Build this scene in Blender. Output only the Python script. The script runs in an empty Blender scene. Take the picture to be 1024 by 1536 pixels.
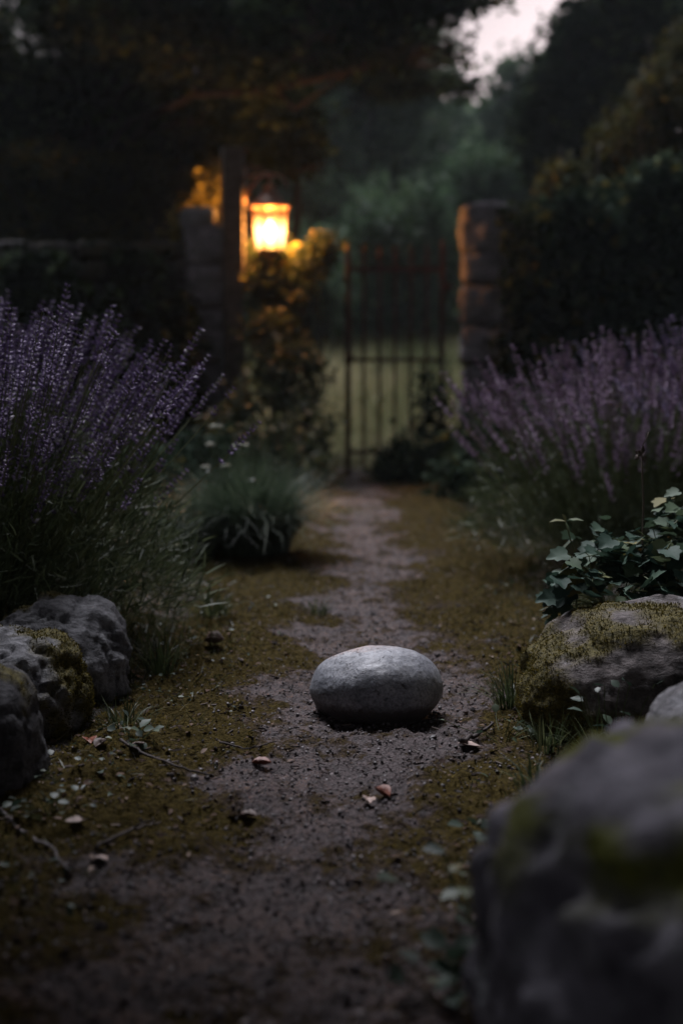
import bpy, math, random
import numpy as np
from mathutils import Matrix, Vector, Quaternion

random.seed(7)
R = math.radians
S = bpy.context.scene
COL = S.collection

# ------------------------------------------------------------------ camera, sky, sun, exposure
CAM_Z, PITCH, FPX = 0.65, math.atan(208 / 2133.0), 2133.0
cd = bpy.data.cameras.new('camera')
cam = bpy.data.objects.new('camera', cd)
COL.objects.link(cam)
cam.location = (0, 0, CAM_Z)
cam.rotation_euler = (math.pi / 2 - PITCH, 0, 0)
cd.sensor_fit = 'VERTICAL'
cd.sensor_height = 36.0
cd.sensor_width = 24.0
cd.lens = 50.0
cd.clip_start = 0.05
cd.clip_end = 500
cd.dof.use_dof = True
cd.dof.focus_distance = 2.62
cd.dof.aperture_fstop = 2.3
S.camera = cam

W = bpy.data.worlds.new('World')
S.world = W
W.use_nodes = True
nt = W.node_tree
bg = nt.nodes['Background']
sky = nt.nodes.new('ShaderNodeTexSky')
sky.sky_type = 'NISHITA'
sky.sun_disc = False
sky.sun_elevation = R(4)
sky.sun_rotation = R(20)
sky.dust_density = 4.0
hsv = nt.nodes.new('ShaderNodeHueSaturation')
hsv.inputs['Saturation'].default_value = 0.22
nt.links.new(sky.outputs[0], hsv.inputs['Color'])
mx = nt.nodes.new('ShaderNodeMix')
mx.data_type = 'RGBA'
mx.blend_type = 'MULTIPLY'
mx.inputs['Factor'].default_value = 1.0
mx.inputs['B'].default_value = (0.80, 0.735, 0.82, 1)
nt.links.new(hsv.outputs[0], mx.inputs['A'])
nt.links.new(mx.outputs['Result'], bg.inputs['Color'])
bg.inputs['Strength'].default_value = 0.052

sd = bpy.data.lights.new('dusk_sun', 'SUN')
sd.energy = 2.6
sd.angle = R(22)
sd.color = (0.93, 0.92, 1.0)
sun = bpy.data.objects.new('dusk_sun', sd)
COL.objects.link(sun)
sun.rotation_euler = (R(-31), R(-10), 0)

S.render.engine = 'CYCLES'
S.view_settings.view_transform = 'Standard'
S.view_settings.look = 'None'
S.view_settings.exposure = 0.95
S.view_settings.gamma = 1.0
S.cycles.use_denoising = True
try:
    S.cycles.denoiser = 'OPENIMAGEDENOISE'
except Exception:
    pass
S.cycles.max_bounces = 6
S.cycles.diffuse_bounces = 3
S.cycles.glossy_bounces = 2
S.cycles.transmission_bounces = 3
S.cycles.transparent_max_bounces = 8
S.cycles.volume_bounces = 1
S.cycles.sample_clamp_indirect = 3.0
S.cycles.caustics_reflective = False
S.cycles.caustics_refractive = False


def at(px, py, Y):
    """world point at depth Y (metres ahead) seen at pixel (px, py) of the 1024x1536 photograph"""
    a = (px - 512) / FPX
    b = (768 - py) / FPX
    c, s = math.cos(PITCH), math.sin(PITCH)
    # camera ray: right a, up b, forward 1
    dy = c + b * s
    dz = -s + b * c
    t = Y / dy
    return Vector((a * t, Y, CAM_Z + dz * t))


# ------------------------------------------------------------------ numpy noise
def _hash(ix, iy, iz, seed):
    n = (ix.astype(np.int64) * 374761393 + iy.astype(np.int64) * 668265263 + iz.astype(np.int64) * 2147483647 + seed * 974711) & 0xFFFFFFFF
    n = ((n ^ (n >> 13)) * 1274126177) & 0xFFFFFFFF
    n = ((n ^ (n >> 16)) * 2246822519) & 0xFFFFFFFF
    n = n ^ (n >> 15)
    return (n & 0xFFFFFF) / float(0xFFFFFF)


def vnoise(p, seed=0):
    p = np.asarray(p, float)
    i = np.floor(p)
    f = p - i
    f = f * f * (3 - 2 * f)
    i = i.astype(np.int64)
    out = 0
    for dx in (0, 1):
        wx = f[:, 0] if dx else 1 - f[:, 0]
        for dy in (0, 1):
            wy = f[:, 1] if dy else 1 - f[:, 1]
            for dz in (0, 1):
                wz = f[:, 2] if dz else 1 - f[:, 2]
                out = out + wx * wy * wz * _hash(i[:, 0] + dx, i[:, 1] + dy, i[:, 2] + dz, seed)
    return out * 2 - 1


def fbm(p, octv=4, seed=0, gain=0.5):
    p = np.asarray(p, float)
    a, s, t = 1.0, 0, 0
    for k in range(octv):
        s = s + a * vnoise(p * (2.03 ** k) + k * 17.3, seed + k)
        t += a
        a *= gain
    return s / t


def sstep(a, b, x):
    t = np.clip((x - a) / (b - a), 0, 1)
    return t * t * (3 - 2 * t)


# ------------------------------------------------------------------ object helpers
def mesh_obj(name, V, F, mats, parent=None, midx=None, attr=None, smooth=True, loc=(0, 0, 0)):
    """F: (n,3) or (n,4) int array, or list of such arrays"""
    me = bpy.data.meshes.new(name)
    V = np.asarray(V, np.float32).reshape(-1, 3)
    if not isinstance(F, list):
        F = [F]
    F = [np.asarray(f, np.int32) for f in F if len(f)]
    nl = sum(f.size for f in F)
    nf = sum(len(f) for f in F)
    me.vertices.add(len(V))
    me.vertices.foreach_set('co', V.ravel())
    me.loops.add(nl)
    me.loops.foreach_set('vertex_index', np.concatenate([f.ravel() for f in F]))
    me.polygons.add(nf)
    tot = np.concatenate([np.full(len(f), f.shape[1], np.int32) for f in F])
    st = np.concatenate([[0], np.cumsum(tot)[:-1]]).astype(np.int32)
    me.polygons.foreach_set('loop_start', st)
    me.polygons.foreach_set('loop_total', tot)
    if midx is not None:
        me.polygons.foreach_set('material_index', np.asarray(midx, np.int32))
    me.polygons.foreach_set('use_smooth', np.full(nf, smooth, bool))
    me.update(calc_edges=True)
    me.validate()
    if attr:
        for k, a in attr.items():
            at_ = me.attributes.new(k, 'FLOAT', 'POINT')
            at_.data.foreach_set('value', np.asarray(a, np.float32))
    for m in (mats if isinstance(mats, (list, tuple)) else [mats]):
        me.materials.append(m)
    o = bpy.data.objects.new(name, me)
    COL.objects.link(o)
    o.location = loc
    if parent:
        o.parent = parent
    return o


def tag(o, label, cat, group=None):
    o['label'] = label
    o['category'] = cat
    if group:
        o['group'] = group
    return o


def thing(name, label, cat, loc=(0, 0, 0), rz=0, group=None):
    o = bpy.data.objects.new(name, None)
    o.empty_display_size = 0.1
    COL.objects.link(o)
    o.location = loc
    o.rotation_euler = (0, 0, rz)
    return tag(o, label, cat, group)


class MB:
    def __init__(self):
        self.V, self.F3, self.F4, self.n = [], [], [], 0
        self.A = []

    def add(self, V, F, a=0.5):
        V = np.asarray(V, float).reshape(-1, 3)
        F = np.asarray(F, int)
        self.V.append(V)
        (self.F3 if F.shape[1] == 3 else self.F4).append(F + self.n)
        self.n += len(V)
        self.A.append(np.full(len(V), a) if np.isscalar(a) else a)
        return self

    def box(self, c, d, rz=0):
        x, y, z = d[0] / 2, d[1] / 2, d[2] / 2
        v = np.array([[sx * x, sy * y, sz * z] for sx in (-1, 1) for sy in (-1, 1) for sz in (-1, 1)])
        if rz:
            ca, sa = math.cos(rz), math.sin(rz)
            v = v @ np.array([[ca, sa, 0], [-sa, ca, 0], [0, 0, 1]])
        f = [[0, 1, 3, 2], [4, 6, 7, 5], [0, 4, 5, 1], [2, 3, 7, 6], [0, 2, 6, 4], [1, 5, 7, 3]]
        return self.add(v + np.array(c), f)

    def tube(self, pts, rad, n=6, cap=True, a=0.5):
        pts = np.asarray(pts, float)
        m = len(pts)
        rad = np.full(m, rad) if np.isscalar(rad) else np.asarray(rad, float)
        t = np.gradient(pts, axis=0)
        t /= np.linalg.norm(t, axis=1)[:, None] + 1e-9
        up = np.array([0.0, 0, 1]) if abs(t[0, 2]) < 0.9 else np.array([1.0, 0, 0])
        V = []
        for k in range(m):
            u = np.cross(t[k], up)
            u /= np.linalg.norm(u) + 1e-9
            w = np.cross(u, t[k])
            up = w
            th = np.arange(n) * 2 * math.pi / n
            V.append(pts[k] + rad[k] * (np.cos(th)[:, None] * u + np.sin(th)[:, None] * w))
        V = np.concatenate(V)
        F = []
        for k in range(m - 1):
            for j in range(n):
                F.append([k * n + j, k * n + (j + 1) % n, (k + 1) * n + (j + 1) % n, (k + 1) * n + j])
        self.add(V, F, a)
        if cap:
            b = self.n
            self.V.append(np.array([pts[0], pts[-1]]))
            self.A.append(np.full(2, a))
            self.n += 2
            o = b - m * n
            self.F3.append(np.array([[b, o + (j + 1) % n, o + j] for j in range(n)] + [[b + 1, o + (m - 1) * n + j, o + (m - 1) * n + (j + 1) % n] for j in range(n)]))
        return self

    def lathe(self, prof, n=12, c=(0, 0, 0), flute=0.0, rot=0):
        V, F = [], []
        for (r, z) in prof:
            for j in range(n):
                a = 2 * math.pi * j / n + rot
                V.append([c[0] + r * math.cos(a), c[1] + r * math.sin(a), c[2] + z])
        for k in range(len(prof) - 1):
            for j in range(n):
                F.append([k * n + j, k * n + (j + 1) % n, (k + 1) * n + (j + 1) % n, (k + 1) * n + j])
        return self.add(V, F)

    def build(self, name, mat, parent=None, smooth=True, loc=(0, 0, 0)):
        F = []
        if self.F3:
            F.append(np.concatenate(self.F3))
        if self.F4:
            F.append(np.concatenate(self.F4))
        return mesh_obj(name, np.concatenate(self.V), F, mat, parent, attr={'rnd': np.concatenate(self.A)}, smooth=smooth, loc=loc)


_ico = {}


def ico(sub):
    if sub not in _ico:
        import bmesh
        bm = bmesh.new()
        bmesh.ops.create_icosphere(bm, subdivisions=sub, radius=1.0)
        V = np.array([v.co[:] for v in bm.verts])
        F = np.array([[v.index for v in f.verts] for f in bm.faces])
        bm.free()
        V /= np.linalg.norm(V, axis=1)[:, None]
        _ico[sub] = (V, F)
    return _ico[sub]


# ------------------------------------------------------------------ materials
def new_mat(name):
    m = bpy.data.materials.new(name)
    m.use_nodes = True
    n = m.node_tree.nodes
    for x in list(n):
        n.remove(x)
    out = n.new('ShaderNodeOutputMaterial')
    return m, m.node_tree, out


def N(t, kind, **kw):
    n = t.nodes.new(kind)
    for k, v in kw.items():
        if k in n.inputs:
            n.inputs[k].default_value = v
        else:
            setattr(n, k, v)
    return n


def ramp(t, fac, stops):
    r = t.nodes.new('ShaderNodeValToRGB')
    e = r.color_ramp.elements
    while len(e) < len(stops):
        e.new(0.5)
    for k, (p, c) in enumerate(stops):
        e[k].position = p
        e[k].color = (*c, 1) if len(c) == 3 else c
    t.links.new(fac, r.inputs[0])
    return r.outputs[0]


def leaf_mat(name, stops, trans=0.3, rough=0.5, spec=0.3):
    m, t, out = new_mat(name)
    a = N(t, 'ShaderNodeAttribute', attribute_name='rnd')
    col = ramp(t, a.outputs['Fac'], stops)
    p = N(t, 'ShaderNodeBsdfPrincipled')
    p.inputs['Roughness'].default_value = rough
    p.inputs['Specular IOR Level'].default_value = spec
    t.links.new(col, p.inputs['Base Color'])
    if trans > 0:
        tr = N(t, 'ShaderNodeBsdfTranslucent')
        t.links.new(col, tr.inputs['Color'])
        mixs = N(t, 'ShaderNodeMixShader')
        mixs.inputs[0].default_value = trans
        t.links.new(p.outputs[0], mixs.inputs[1])
        t.links.new(tr.outputs[0], mixs.inputs[2])
        t.links.new(mixs.outputs[0], out.inputs[0])
    else:
        t.links.new(p.outputs[0], out.inputs[0])
    return m


def plain_mat(name, c, rough=0.6, metal=0.0, nscale=30, namp=0.35, bump=0.2, spec=0.4):
    m, t, out = new_mat(name)
    tc = N(t, 'ShaderNodeTexCoord')
    nz = N(t, 'ShaderNodeTexNoise', Scale=nscale, Detail=6.0, Roughness=0.6)
    t.links.new(tc.outputs['Object'], nz.inputs['Vector'])
    lo = tuple(x * (1 - namp) for x in c)
    hi = tuple(min(1, x * (1 + namp)) for x in c)
    col = ramp(t, nz.outputs['Fac'], [(0.3, lo), (0.7, hi)])
    p = N(t, 'ShaderNodeBsdfPrincipled', Roughness=rough, Metallic=metal)
    p.inputs['Specular IOR Level'].default_value = spec
    t.links.new(col, p.inputs['Base Color'])
    b = N(t, 'ShaderNodeBump', Strength=bump, Distance=0.01)
    t.links.new(nz.outputs['Fac'], b.inputs['Height'])
    t.links.new(b.outputs[0], p.inputs['Normal'])
    t.links.new(p.outputs[0], out.inputs[0])
    return m


def rock_mat(name, c1, c2, moss=((0.035, 0.032, 0.006), (0.12, 0.095, 0.015)), scale=1.0, lichen=0.35, rough=0.85, bump=1.0):
    """weathered boulder: grain, blotches, cracks, pale lichen; moss where the 'moss' attribute says"""
    m, t, out = new_mat(name)
    L = t.links.new
    tc = N(t, 'ShaderNodeTexCoord')
    n1 = N(t, 'ShaderNodeTexNoise', Scale=9 * scale, Detail=8.0, Roughness=0.65)
    n2 = N(t, 'ShaderNodeTexNoise', Scale=70 * scale, Detail=5.0, Roughness=0.7)
    mp = N(t, 'ShaderNodeMapping')
    mp.inputs['Scale'].default_value = (1, 1, 2.2)
    L(tc.outputs['Object'], mp.inputs['Vector'])
    L(mp.outputs[0], n1.inputs['Vector'])
    L(tc.outputs['Object'], n2.inputs['Vector'])
    base = ramp(t, n1.outputs['Fac'], [(0.28, c1), (0.52, tuple((a + b) / 2 for a, b in zip(c1, c2))), (0.72, c2)])
    mixg = N(t, 'ShaderNodeMix', data_type='RGBA', blend_type='MULTIPLY')
    mixg.inputs['Factor'].default_value = 0.8
    L(base, mixg.inputs['A'])
    L(ramp(t, n2.outputs['Fac'], [(0.35, (0.35, 0.35, 0.35)), (0.6, (1.15, 1.15, 1.15))]), mixg.inputs['B'])
    # lichen spots
    n3 = N(t, 'ShaderNodeTexNoise', Scale=16 * scale, Detail=7.0, Roughness=0.75)
    L(tc.outputs['Object'], n3.inputs['Vector'])
    lf = ramp(t, n3.outputs['Fac'], [(0.56, (0, 0, 0)), (0.66, (lichen,) * 3)])
    ml = N(t, 'ShaderNodeMix', data_type='RGBA')
    L(lf, ml.inputs['Factor'])
    L(mixg.outputs['Result'], ml.inputs['A'])
    ml.inputs['B'].default_value = (0.36, 0.37, 0.38, 1)
    at_ = N(t, 'ShaderNodeAttribute', attribute_name='moss')
    n4 = N(t, 'ShaderNodeTexNoise', Scale=120.0, Detail=3.0)
    L(tc.outputs['Object'], n4.inputs['Vector'])
    mc = ramp(t, n4.outputs['Fac'], [(0.3, moss[0]), (0.7, moss[1])])
    mm = N(t, 'ShaderNodeMix', data_type='RGBA')
    L(at_.outputs['Fac'], mm.inputs['Factor'])
    L(ml.outputs['Result'], mm.inputs['A'])
    L(mc, mm.inputs['B'])
    p = N(t, 'ShaderNodeBsdfPrincipled', Roughness=rough)
    p.inputs['Specular IOR Level'].default_value = 0.3
    L(mm.outputs['Result'], p.inputs['Base Color'])
    b1 = N(t, 'ShaderNodeBump', Strength=0.7 * bump, Distance=0.02)
    L(n1.outputs['Fac'], b1.inputs['Height'])
    b2 = N(t, 'ShaderNodeBump', Strength=0.6 * bump, Distance=0.006)
    L(n2.outputs['Fac'], b2.inputs['Height'])
    L(b1.outputs[0], b2.inputs['Normal'])
    L(b2.outputs[0], p.inputs['Normal'])
    L(p.outputs[0], out.inputs[0])
    return m


def ground_mat(name, soil1, soil2, moss1, moss2, mossfix=None):
    m, t, out = new_mat(name)
    L = t.links.new
    tc = N(t, 'ShaderNodeTexCoord')
    n1 = N(t, 'ShaderNodeTexNoise', Scale=5.0, Detail=10.0, Roughness=0.7)
    n2 = N(t, 'ShaderNodeTexNoise', Scale=90.0, Detail=5.0, Roughness=0.7)
    vo = N(t, 'ShaderNodeTexVoronoi', Scale=160.0)
    for n in (n1, n2, vo):
        L(tc.outputs['Object'], n.inputs['Vector'])
    soil = ramp(t, n2.outputs['Fac'], [(0.3, soil1), (0.7, soil2)])
    sv = N(t, 'ShaderNodeMix', data_type='RGBA', blend_type='MULTIPLY')
    sv.inputs['Factor'].default_value = 0.7
    L(soil, sv.inputs['A'])
    L(ramp(t, vo.outputs['Color'], [(0.1, (0.45, 0.43, 0.42)), (0.9, (1.25, 1.2, 1.25))]), sv.inputs['B'])
    moss = ramp(t, n2.outputs['Fac'], [(0.3, moss1), (0.68, moss2)])
    a = N(t, 'ShaderNodeAttribute', attribute_name='moss')
    add = N(t, 'ShaderNodeMath', operation='ADD')
    L(a.outputs['Fac'], add.inputs[0])
    L(n1.outputs['Fac'], add.inputs[1])
    n5 = N(t, 'ShaderNodeTexNoise', Scale=38.0, Detail=4.0, Roughness=0.7)
    L(tc.outputs['Object'], n5.inputs['Vector'])
    ad2 = N(t, 'ShaderNodeMath', operation='MULTIPLY_ADD')
    L(n5.outputs['Fac'], ad2.inputs[0])
    ad2.inputs[1].default_value = 0.55
    L(add.outputs[0], ad2.inputs[2])
    f = ramp(t, ad2.outputs[0], [(0.84, (0, 0, 0)), (1.0, (1, 1, 1))])
    # the ramp clamps at 1; attribute is already scaled for it
    mm = N(t, 'ShaderNodeMix', data_type='RGBA')
    L(f, mm.inputs['Factor'])
    L(sv.outputs['Result'], mm.inputs['A'])
    L(moss, mm.inputs['B'])
    p = N(t, 'ShaderNodeBsdfPrincipled', Roughness=0.7)
    L(ramp(t, f, [(0.0, (0.28,) * 3), (0.5, (0.03,) * 3)]), p.inputs['Specular IOR Level'])
    L(ramp(t, f, [(0.0, (0.6,) * 3), (0.5, (0.95,) * 3)]), p.inputs['Roughness'])
    L(mm.outputs['Result'], p.inputs['Base Color'])
    b1 = N(t, 'ShaderNodeBump', Strength=0.9, Distance=0.03)
    L(n1.outputs['Fac'], b1.inputs['Height'])
    b2 = N(t, 'ShaderNodeBump', Strength=1.0, Distance=0.014)
    L(n2.outputs['Fac'], b2.inputs['Height'])
    L(b1.outputs[0], b2.inputs['Normal'])
    b3 = N(t, 'ShaderNodeBump', Strength=0.6, Distance=0.004, invert=True)
    L(vo.outputs['Distance'], b3.inputs['Height'])
    L(b2.outputs[0], b3.inputs['Normal'])
    L(b3.outputs[0], p.inputs['Normal'])
    L(p.outputs[0], out.inputs[0])
    return m


M_ground = ground_mat('earth', (0.018, 0.014, 0.011), (0.055, 0.042, 0.034), (0.012, 0.015, 0.005), (0.04, 0.042, 0.012))
M_path = ground_mat('trodden_soil', (0.028, 0.020, 0.018), (0.130, 0.098, 0.098), (0.022, 0.017, 0.006), (0.10, 0.075, 0.024))

# ------------------------------------------------------------------ terrain
def pcx(y):
    y = np.asarray(y, float)
    return 0.10 * sstep(1.2, 3.4, y) - 0.12 * (1 - sstep(1.2, 3.0, y)) + 0.02 * np.sin(y * 0.9)


def gh(x, y, fine=True):
    x = np.asarray(x, float)
    y = np.asarray(y, float)
    t = np.abs(x - pcx(y))
    near = 1 - sstep(8.0, 10.5, y)
    bank = 0.10 * sstep(0.42, 1.0, t) * near
    p = np.stack([x, y, np.zeros_like(x)], -1).reshape(-1, 3)
    z = bank.ravel() - 0.012 * (1 - sstep(0.1, 0.35, t)).ravel()
    z = z + 0.012 * fbm(p * 2.2, 3, 3)
    if fine:
        z = z + 0.006 * fbm(p * 14, 3, 9) * 1.0
    far = sstep(14, 60, y).ravel()
    z = z + 1.25 * sstep(10.0, 26, y).ravel() + far * (0.3 + 0.5 * fbm(p * 0.05, 2, 5))
    return z.reshape(x.shape)


def grid(xs, ys):
    X, Y = np.meshgrid(xs, ys)
    nx, ny = len(xs), len(ys)
    i = np.arange((ny - 1) * nx).reshape(ny - 1, nx)[:, :-1].ravel()
    F = np.stack([i, i + 1, i + nx + 1, i + nx], 1)
    return X.ravel(), Y.ravel(), F


def spaced(lo, hi, d0, growth, maxd):
    out = [lo]
    d = d0
    while out[-1] < hi:
        out.append(out[-1] + d)
        d = min(maxd, d * growth)
    out[-1] = hi
    return np.array(out)


xp = spaced(0.7, 75, 0.02, 1.07, 4.0)
xs = np.concatenate([-xp[::-1], np.arange(-0.69, 0.70, 0.012), xp])
ys = np.concatenate([-spaced(0.5, 30, 0.05, 1.25, 4)[::-1], np.arange(-0.45, 1.0, 0.05), spaced(1.0, 100, 0.011, 1.009, 3.0)])
X, Y, F = grid(xs, ys)
Z = gh(X, Y) - 0.016 * (1 - sstep(0.30, 0.5, np.abs(X - pcx(Y)))) * (Y < 9.6)
gm = 0.15 + 0.25 * sstep(9, 11, Y)
g = mesh_obj('ground', np.stack([X, Y, Z], 1), F, M_ground, attr={'moss': gm})
g['kind'] = 'structure'

xs = np.arange(-0.72, 0.721, 0.006)
ys = spaced(0.9, 10.2, 0.006, 1.0025, 0.03)
X, Y, F = grid(xs, ys)
X2 = X + pcx(Y)


def path_z(x, y):
    x = np.asarray(x, float)
    y = np.asarray(y, float)
    t = np.abs(x - pcx(y))
    p = np.stack([x, y, 0 * x], -1).reshape(-1, 3)
    edge = 0.47 + 0.08 * fbm(p * 3, 3, 21).reshape(x.shape)
    z = gh(x, y) + 0.004 + 0.022 * np.abs(fbm(p * 26, 4, 4, 0.62).reshape(x.shape)) + 0.016 * (fbm(p * 8, 2, 14).reshape(x.shape))
    ma = moss_amount(x, y)
    z = z + ma * 0.016 * np.clip(fbm(p * 13, 3, 44).reshape(x.shape) * 1.6, 0, 1)
    return z - 0.06 * sstep(0, 0.12, t - edge)


def surf_z(x, y):
    z1 = path_z(x, y)
    z2 = gh(x, y)
    t = np.abs(np.asarray(x) - pcx(y))
    return np.where(t < 0.68, np.maximum(z1, z2 - 0.016 * (1 - sstep(0.30, 0.5, t))), z2)


def moss_amount(x, y):
    """1 on the mossy shoulders, 0 on the trodden middle"""
    x = np.asarray(x, float)
    t = x - pcx(y)
    p = np.stack([x, y, 0 * x], -1).reshape(-1, 3)
    nn = fbm(p * 5, 3, 77).reshape(x.shape)
    w = 0.17 - 0.02 * np.clip(y - 3, 0, 2) + 0.05 * (1 - sstep(1.5, 2.4, y))
    return sstep(-0.10, 0.20, np.abs(t) - w + 0.20 * nn)


pm = 0.05 + 0.42 * moss_amount(X2, Y)
pth = mesh_obj('path', np.stack([X2, Y, path_z(X2, Y)], 1), F, M_path, attr={'moss': pm})
pth['kind'] = 'structure'


# ------------------------------------------------------------------ scatter of small leaves / blades (numpy)
rng = np.random.default_rng(11)


def rand_quat(n, r=None):
    q = (r or rng).normal(size=(n, 4))
    return q / np.linalg.norm(q, axis=1)[:, None]


def quat_mats(q):
    w, x, y, z = q.T
    return np.stack([np.stack([1 - 2 * (y * y + z * z), 2 * (x * y - z * w), 2 * (x * z + y * w)], -1),
                     np.stack([2 * (x * y + z * w), 1 - 2 * (x * x + z * z), 2 * (y * z - x * w)], -1),
                     np.stack([2 * (x * z - y * w), 2 * (y * z + x * w), 1 - 2 * (x * x + y * y)], -1)], 1)


def frame_mats(d, roll=None):
    """matrices whose columns are (side, d, normal) ; d = leaf direction (n,3)"""
    d = d / (np.linalg.norm(d, axis=1)[:, None] + 1e-9)
    up = np.tile([0.0, 0, 1], (len(d), 1))
    up[np.abs(d[:, 2]) > 0.95] = [1, 0, 0]
    s = np.cross(d, up)
    s /= np.linalg.norm(s, axis=1)[:, None] + 1e-9
    n = np.cross(s, d)
    if roll is not None:
        c, si = np.cos(roll)[:, None], np.sin(roll)[:, None]
        s, n = c * s + si * n, -si * s + c * n
    return np.stack([s, d, n], -1)


# leaf templates: x side, y along, z normal
T_DIAMOND = (np.array([[0, 0, 0], [0.32, 0.5, 0.07], [0, 1, -0.08], [-0.32, 0.5, 0.07]]), np.array([[0, 1, 2], [0, 2, 3]]))
T_OVAL = (np.array([[0, 0, 0], [0.26, 0.25, 0.06], [0.30, 0.6, 0.07], [0, 1, -0.1], [-0.30, 0.6, 0.07], [-0.26, 0.25, 0.06], [0, 0.5, 0]]),
          np.array([[0, 1, 6], [1, 2, 6], [2, 3, 6], [3, 4, 6], [4, 5, 6], [5, 0, 6]]))
T_BLADE = (np.array([[-0.5, 0, 0], [0.5, 0, 0], [0.42, 0.5, 0.06], [-0.42, 0.5, 0.06], [0, 1, 0.22]]), np.array([[0, 1, 2], [0, 2, 3], [3, 2, 4]]))
# ivy like lobed leaf
_lb = [(0, 0.02), (0.2, -0.08), (0.45, 0.02), (0.55, 0.25), (0.42, 0.42), (0.46, 0.66), (0.24, 0.72), (0.12, 0.92), (0, 1.02)]
_pl = [(x, y) for x, y in _lb] + [(-x, y) for x, y in _lb[-2:0:-1]]
_v = np.array([[x, y, 0.16 * abs(x) - 0.25 * (y - 0.4) ** 2] for x, y in _pl] + [[0, 0.42, -0.05]])
_c = len(_pl)
T_LOBED = (_v, np.array([[k, (k + 1) % _c, _c] for k in range(_c)]))


def scatter(name, mat, P, Mx, size, tmpl, parent=None, rnd=None, xs=1.0, smooth=True):
    T, F = tmpl
    n = len(P)
    size = np.broadcast_to(np.asarray(size, float), (n,))
    xs = np.broadcast_to(np.asarray(xs, float), (n,))
    loc = T[None] * size[:, None, None]
    loc = loc * np.stack([xs, np.ones(n), np.ones(n)], -1)[:, None]
    V = np.einsum('nij,nkj->nki', Mx, loc) + P[:, None]
    FF = (F[None] + (np.arange(n) * len(T))[:, None, None]).reshape(-1, F.shape[1])
    if rnd is None:
        rnd = rng.random(n)
    return mesh_obj(name, V.reshape(-1, 3), FF, mat, parent, attr={'rnd': np.repeat(rnd, len(T))}, smooth=smooth)


def ellipsoid_pts(blobs, n, seed=1, shell=0.5, gap=0.0, gscale=1.5):
    """points in a set of ellipsoid clumps (cx,cy,cz,rx,ry,rz[,weight])"""
    r = np.random.default_rng(seed)
    B = np.array([list(b[:6]) for b in blobs], float)
    wt = np.array([b[6] if len(b) > 6 else 1.0 for b in blobs]) * (B[:, 3] * B[:, 4] * B[:, 5]) ** 0.72
    wt /= wt.sum()
    out = np.zeros((0, 3))
    k = 0
    while len(out) < n and k < 30:
        m = int((n - len(out)) * 1.8) + 50
        i = r.choice(len(B), m, p=wt)
        v = r.normal(size=(m, 3))
        v /= np.linalg.norm(v, axis=1)[:, None]
        rr = r.random(m) ** (1 / 3.0)
        rr = rr * (1 - shell) + shell * (1 - 0.25 * r.random(m) ** 2)
        rr *= 1 + 0.14 * r.normal(size=m)
        p = B[i, :3] + v * rr[:, None] * B[i, 3:6]
        if gap > 0:
            keep = fbm(p * gscale, 3, seed) > (gap - 0.5) * 0.9 + r.normal(size=m) * 0.05
            p = p[keep]
        out = np.concatenate([out, p])
        k += 1
    return out[:n]


def clumpy(P, per, spread, seed=2):
    """each point becomes a small spray of leaves"""
    r = np.random.default_rng(seed)
    Q = np.repeat(P, per, 0)
    return Q + r.normal(size=Q.shape) * spread


def leaf_dirs(n, droop=0.2, r=None):
    r = r or rng
    d = r.normal(size=(n, 3))
    d[:, 2] = d[:, 2] * 0.6 - droop
    return d


GREEN_DARK = [(0.0, (0.006, 0.012, 0.006)), (0.5, (0.018, 0.032, 0.016)), (0.8, (0.06, 0.09, 0.042)), (1.0, (0.12, 0.165, 0.08))]
M_leaf_dark = leaf_mat('dark_leaves', GREEN_DARK, 0.25, 0.85, 0.04)
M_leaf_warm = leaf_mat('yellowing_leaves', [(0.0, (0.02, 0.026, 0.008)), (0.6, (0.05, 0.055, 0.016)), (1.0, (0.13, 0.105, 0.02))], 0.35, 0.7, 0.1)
M_leaf_lamplit = leaf_mat('lamplit_leaves', [(0.0, (0.10, 0.10, 0.03)), (1.0, (0.40, 0.33, 0.09))], 0.4, 0.7, 0.1)  # leaf colour brightened and yellowed to look lit by the lantern
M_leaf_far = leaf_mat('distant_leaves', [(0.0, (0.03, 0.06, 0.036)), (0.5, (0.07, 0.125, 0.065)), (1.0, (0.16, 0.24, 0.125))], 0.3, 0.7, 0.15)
M_ivy = leaf_mat('ivy_leaves', [(0.0, (0.014, 0.028, 0.018)), (0.65, (0.035, 0.058, 0.036)), (0.9, (0.10, 0.14, 0.075)), (1.0, (0.14, 0.12, 0.03))], 0.2, 0.85, 0.04)
M_bark = plain_mat('bark', (0.022, 0.018, 0.015), 0.9, nscale=14, namp=0.6, bump=0.9)
M_stemgreen = leaf_mat('green_stems', [(0, (0.05, 0.075, 0.03)), (1, (0.12, 0.14, 0.06))], 0.1)


def branch_pts(a, b, n=6, sag=0.0, wob=0.05, seed=0):
    r = np.random.default_rng(seed)
    a, b = np.array(a, float), np.array(b, float)
    t = np.linspace(0, 1, n)[:, None]
    p = a + (b - a) * t
    L = np.linalg.norm(b - a)
    w = np.cumsum(r.normal(size=(n, 3)), 0) * wob * L / n
    w -= w[-1] * t
    p = p + w * np.sin(math.pi * t) * 1.5
    p[:, 2] += sag * L * np.sin(math.pi * t[:, 0])
    return p


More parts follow.
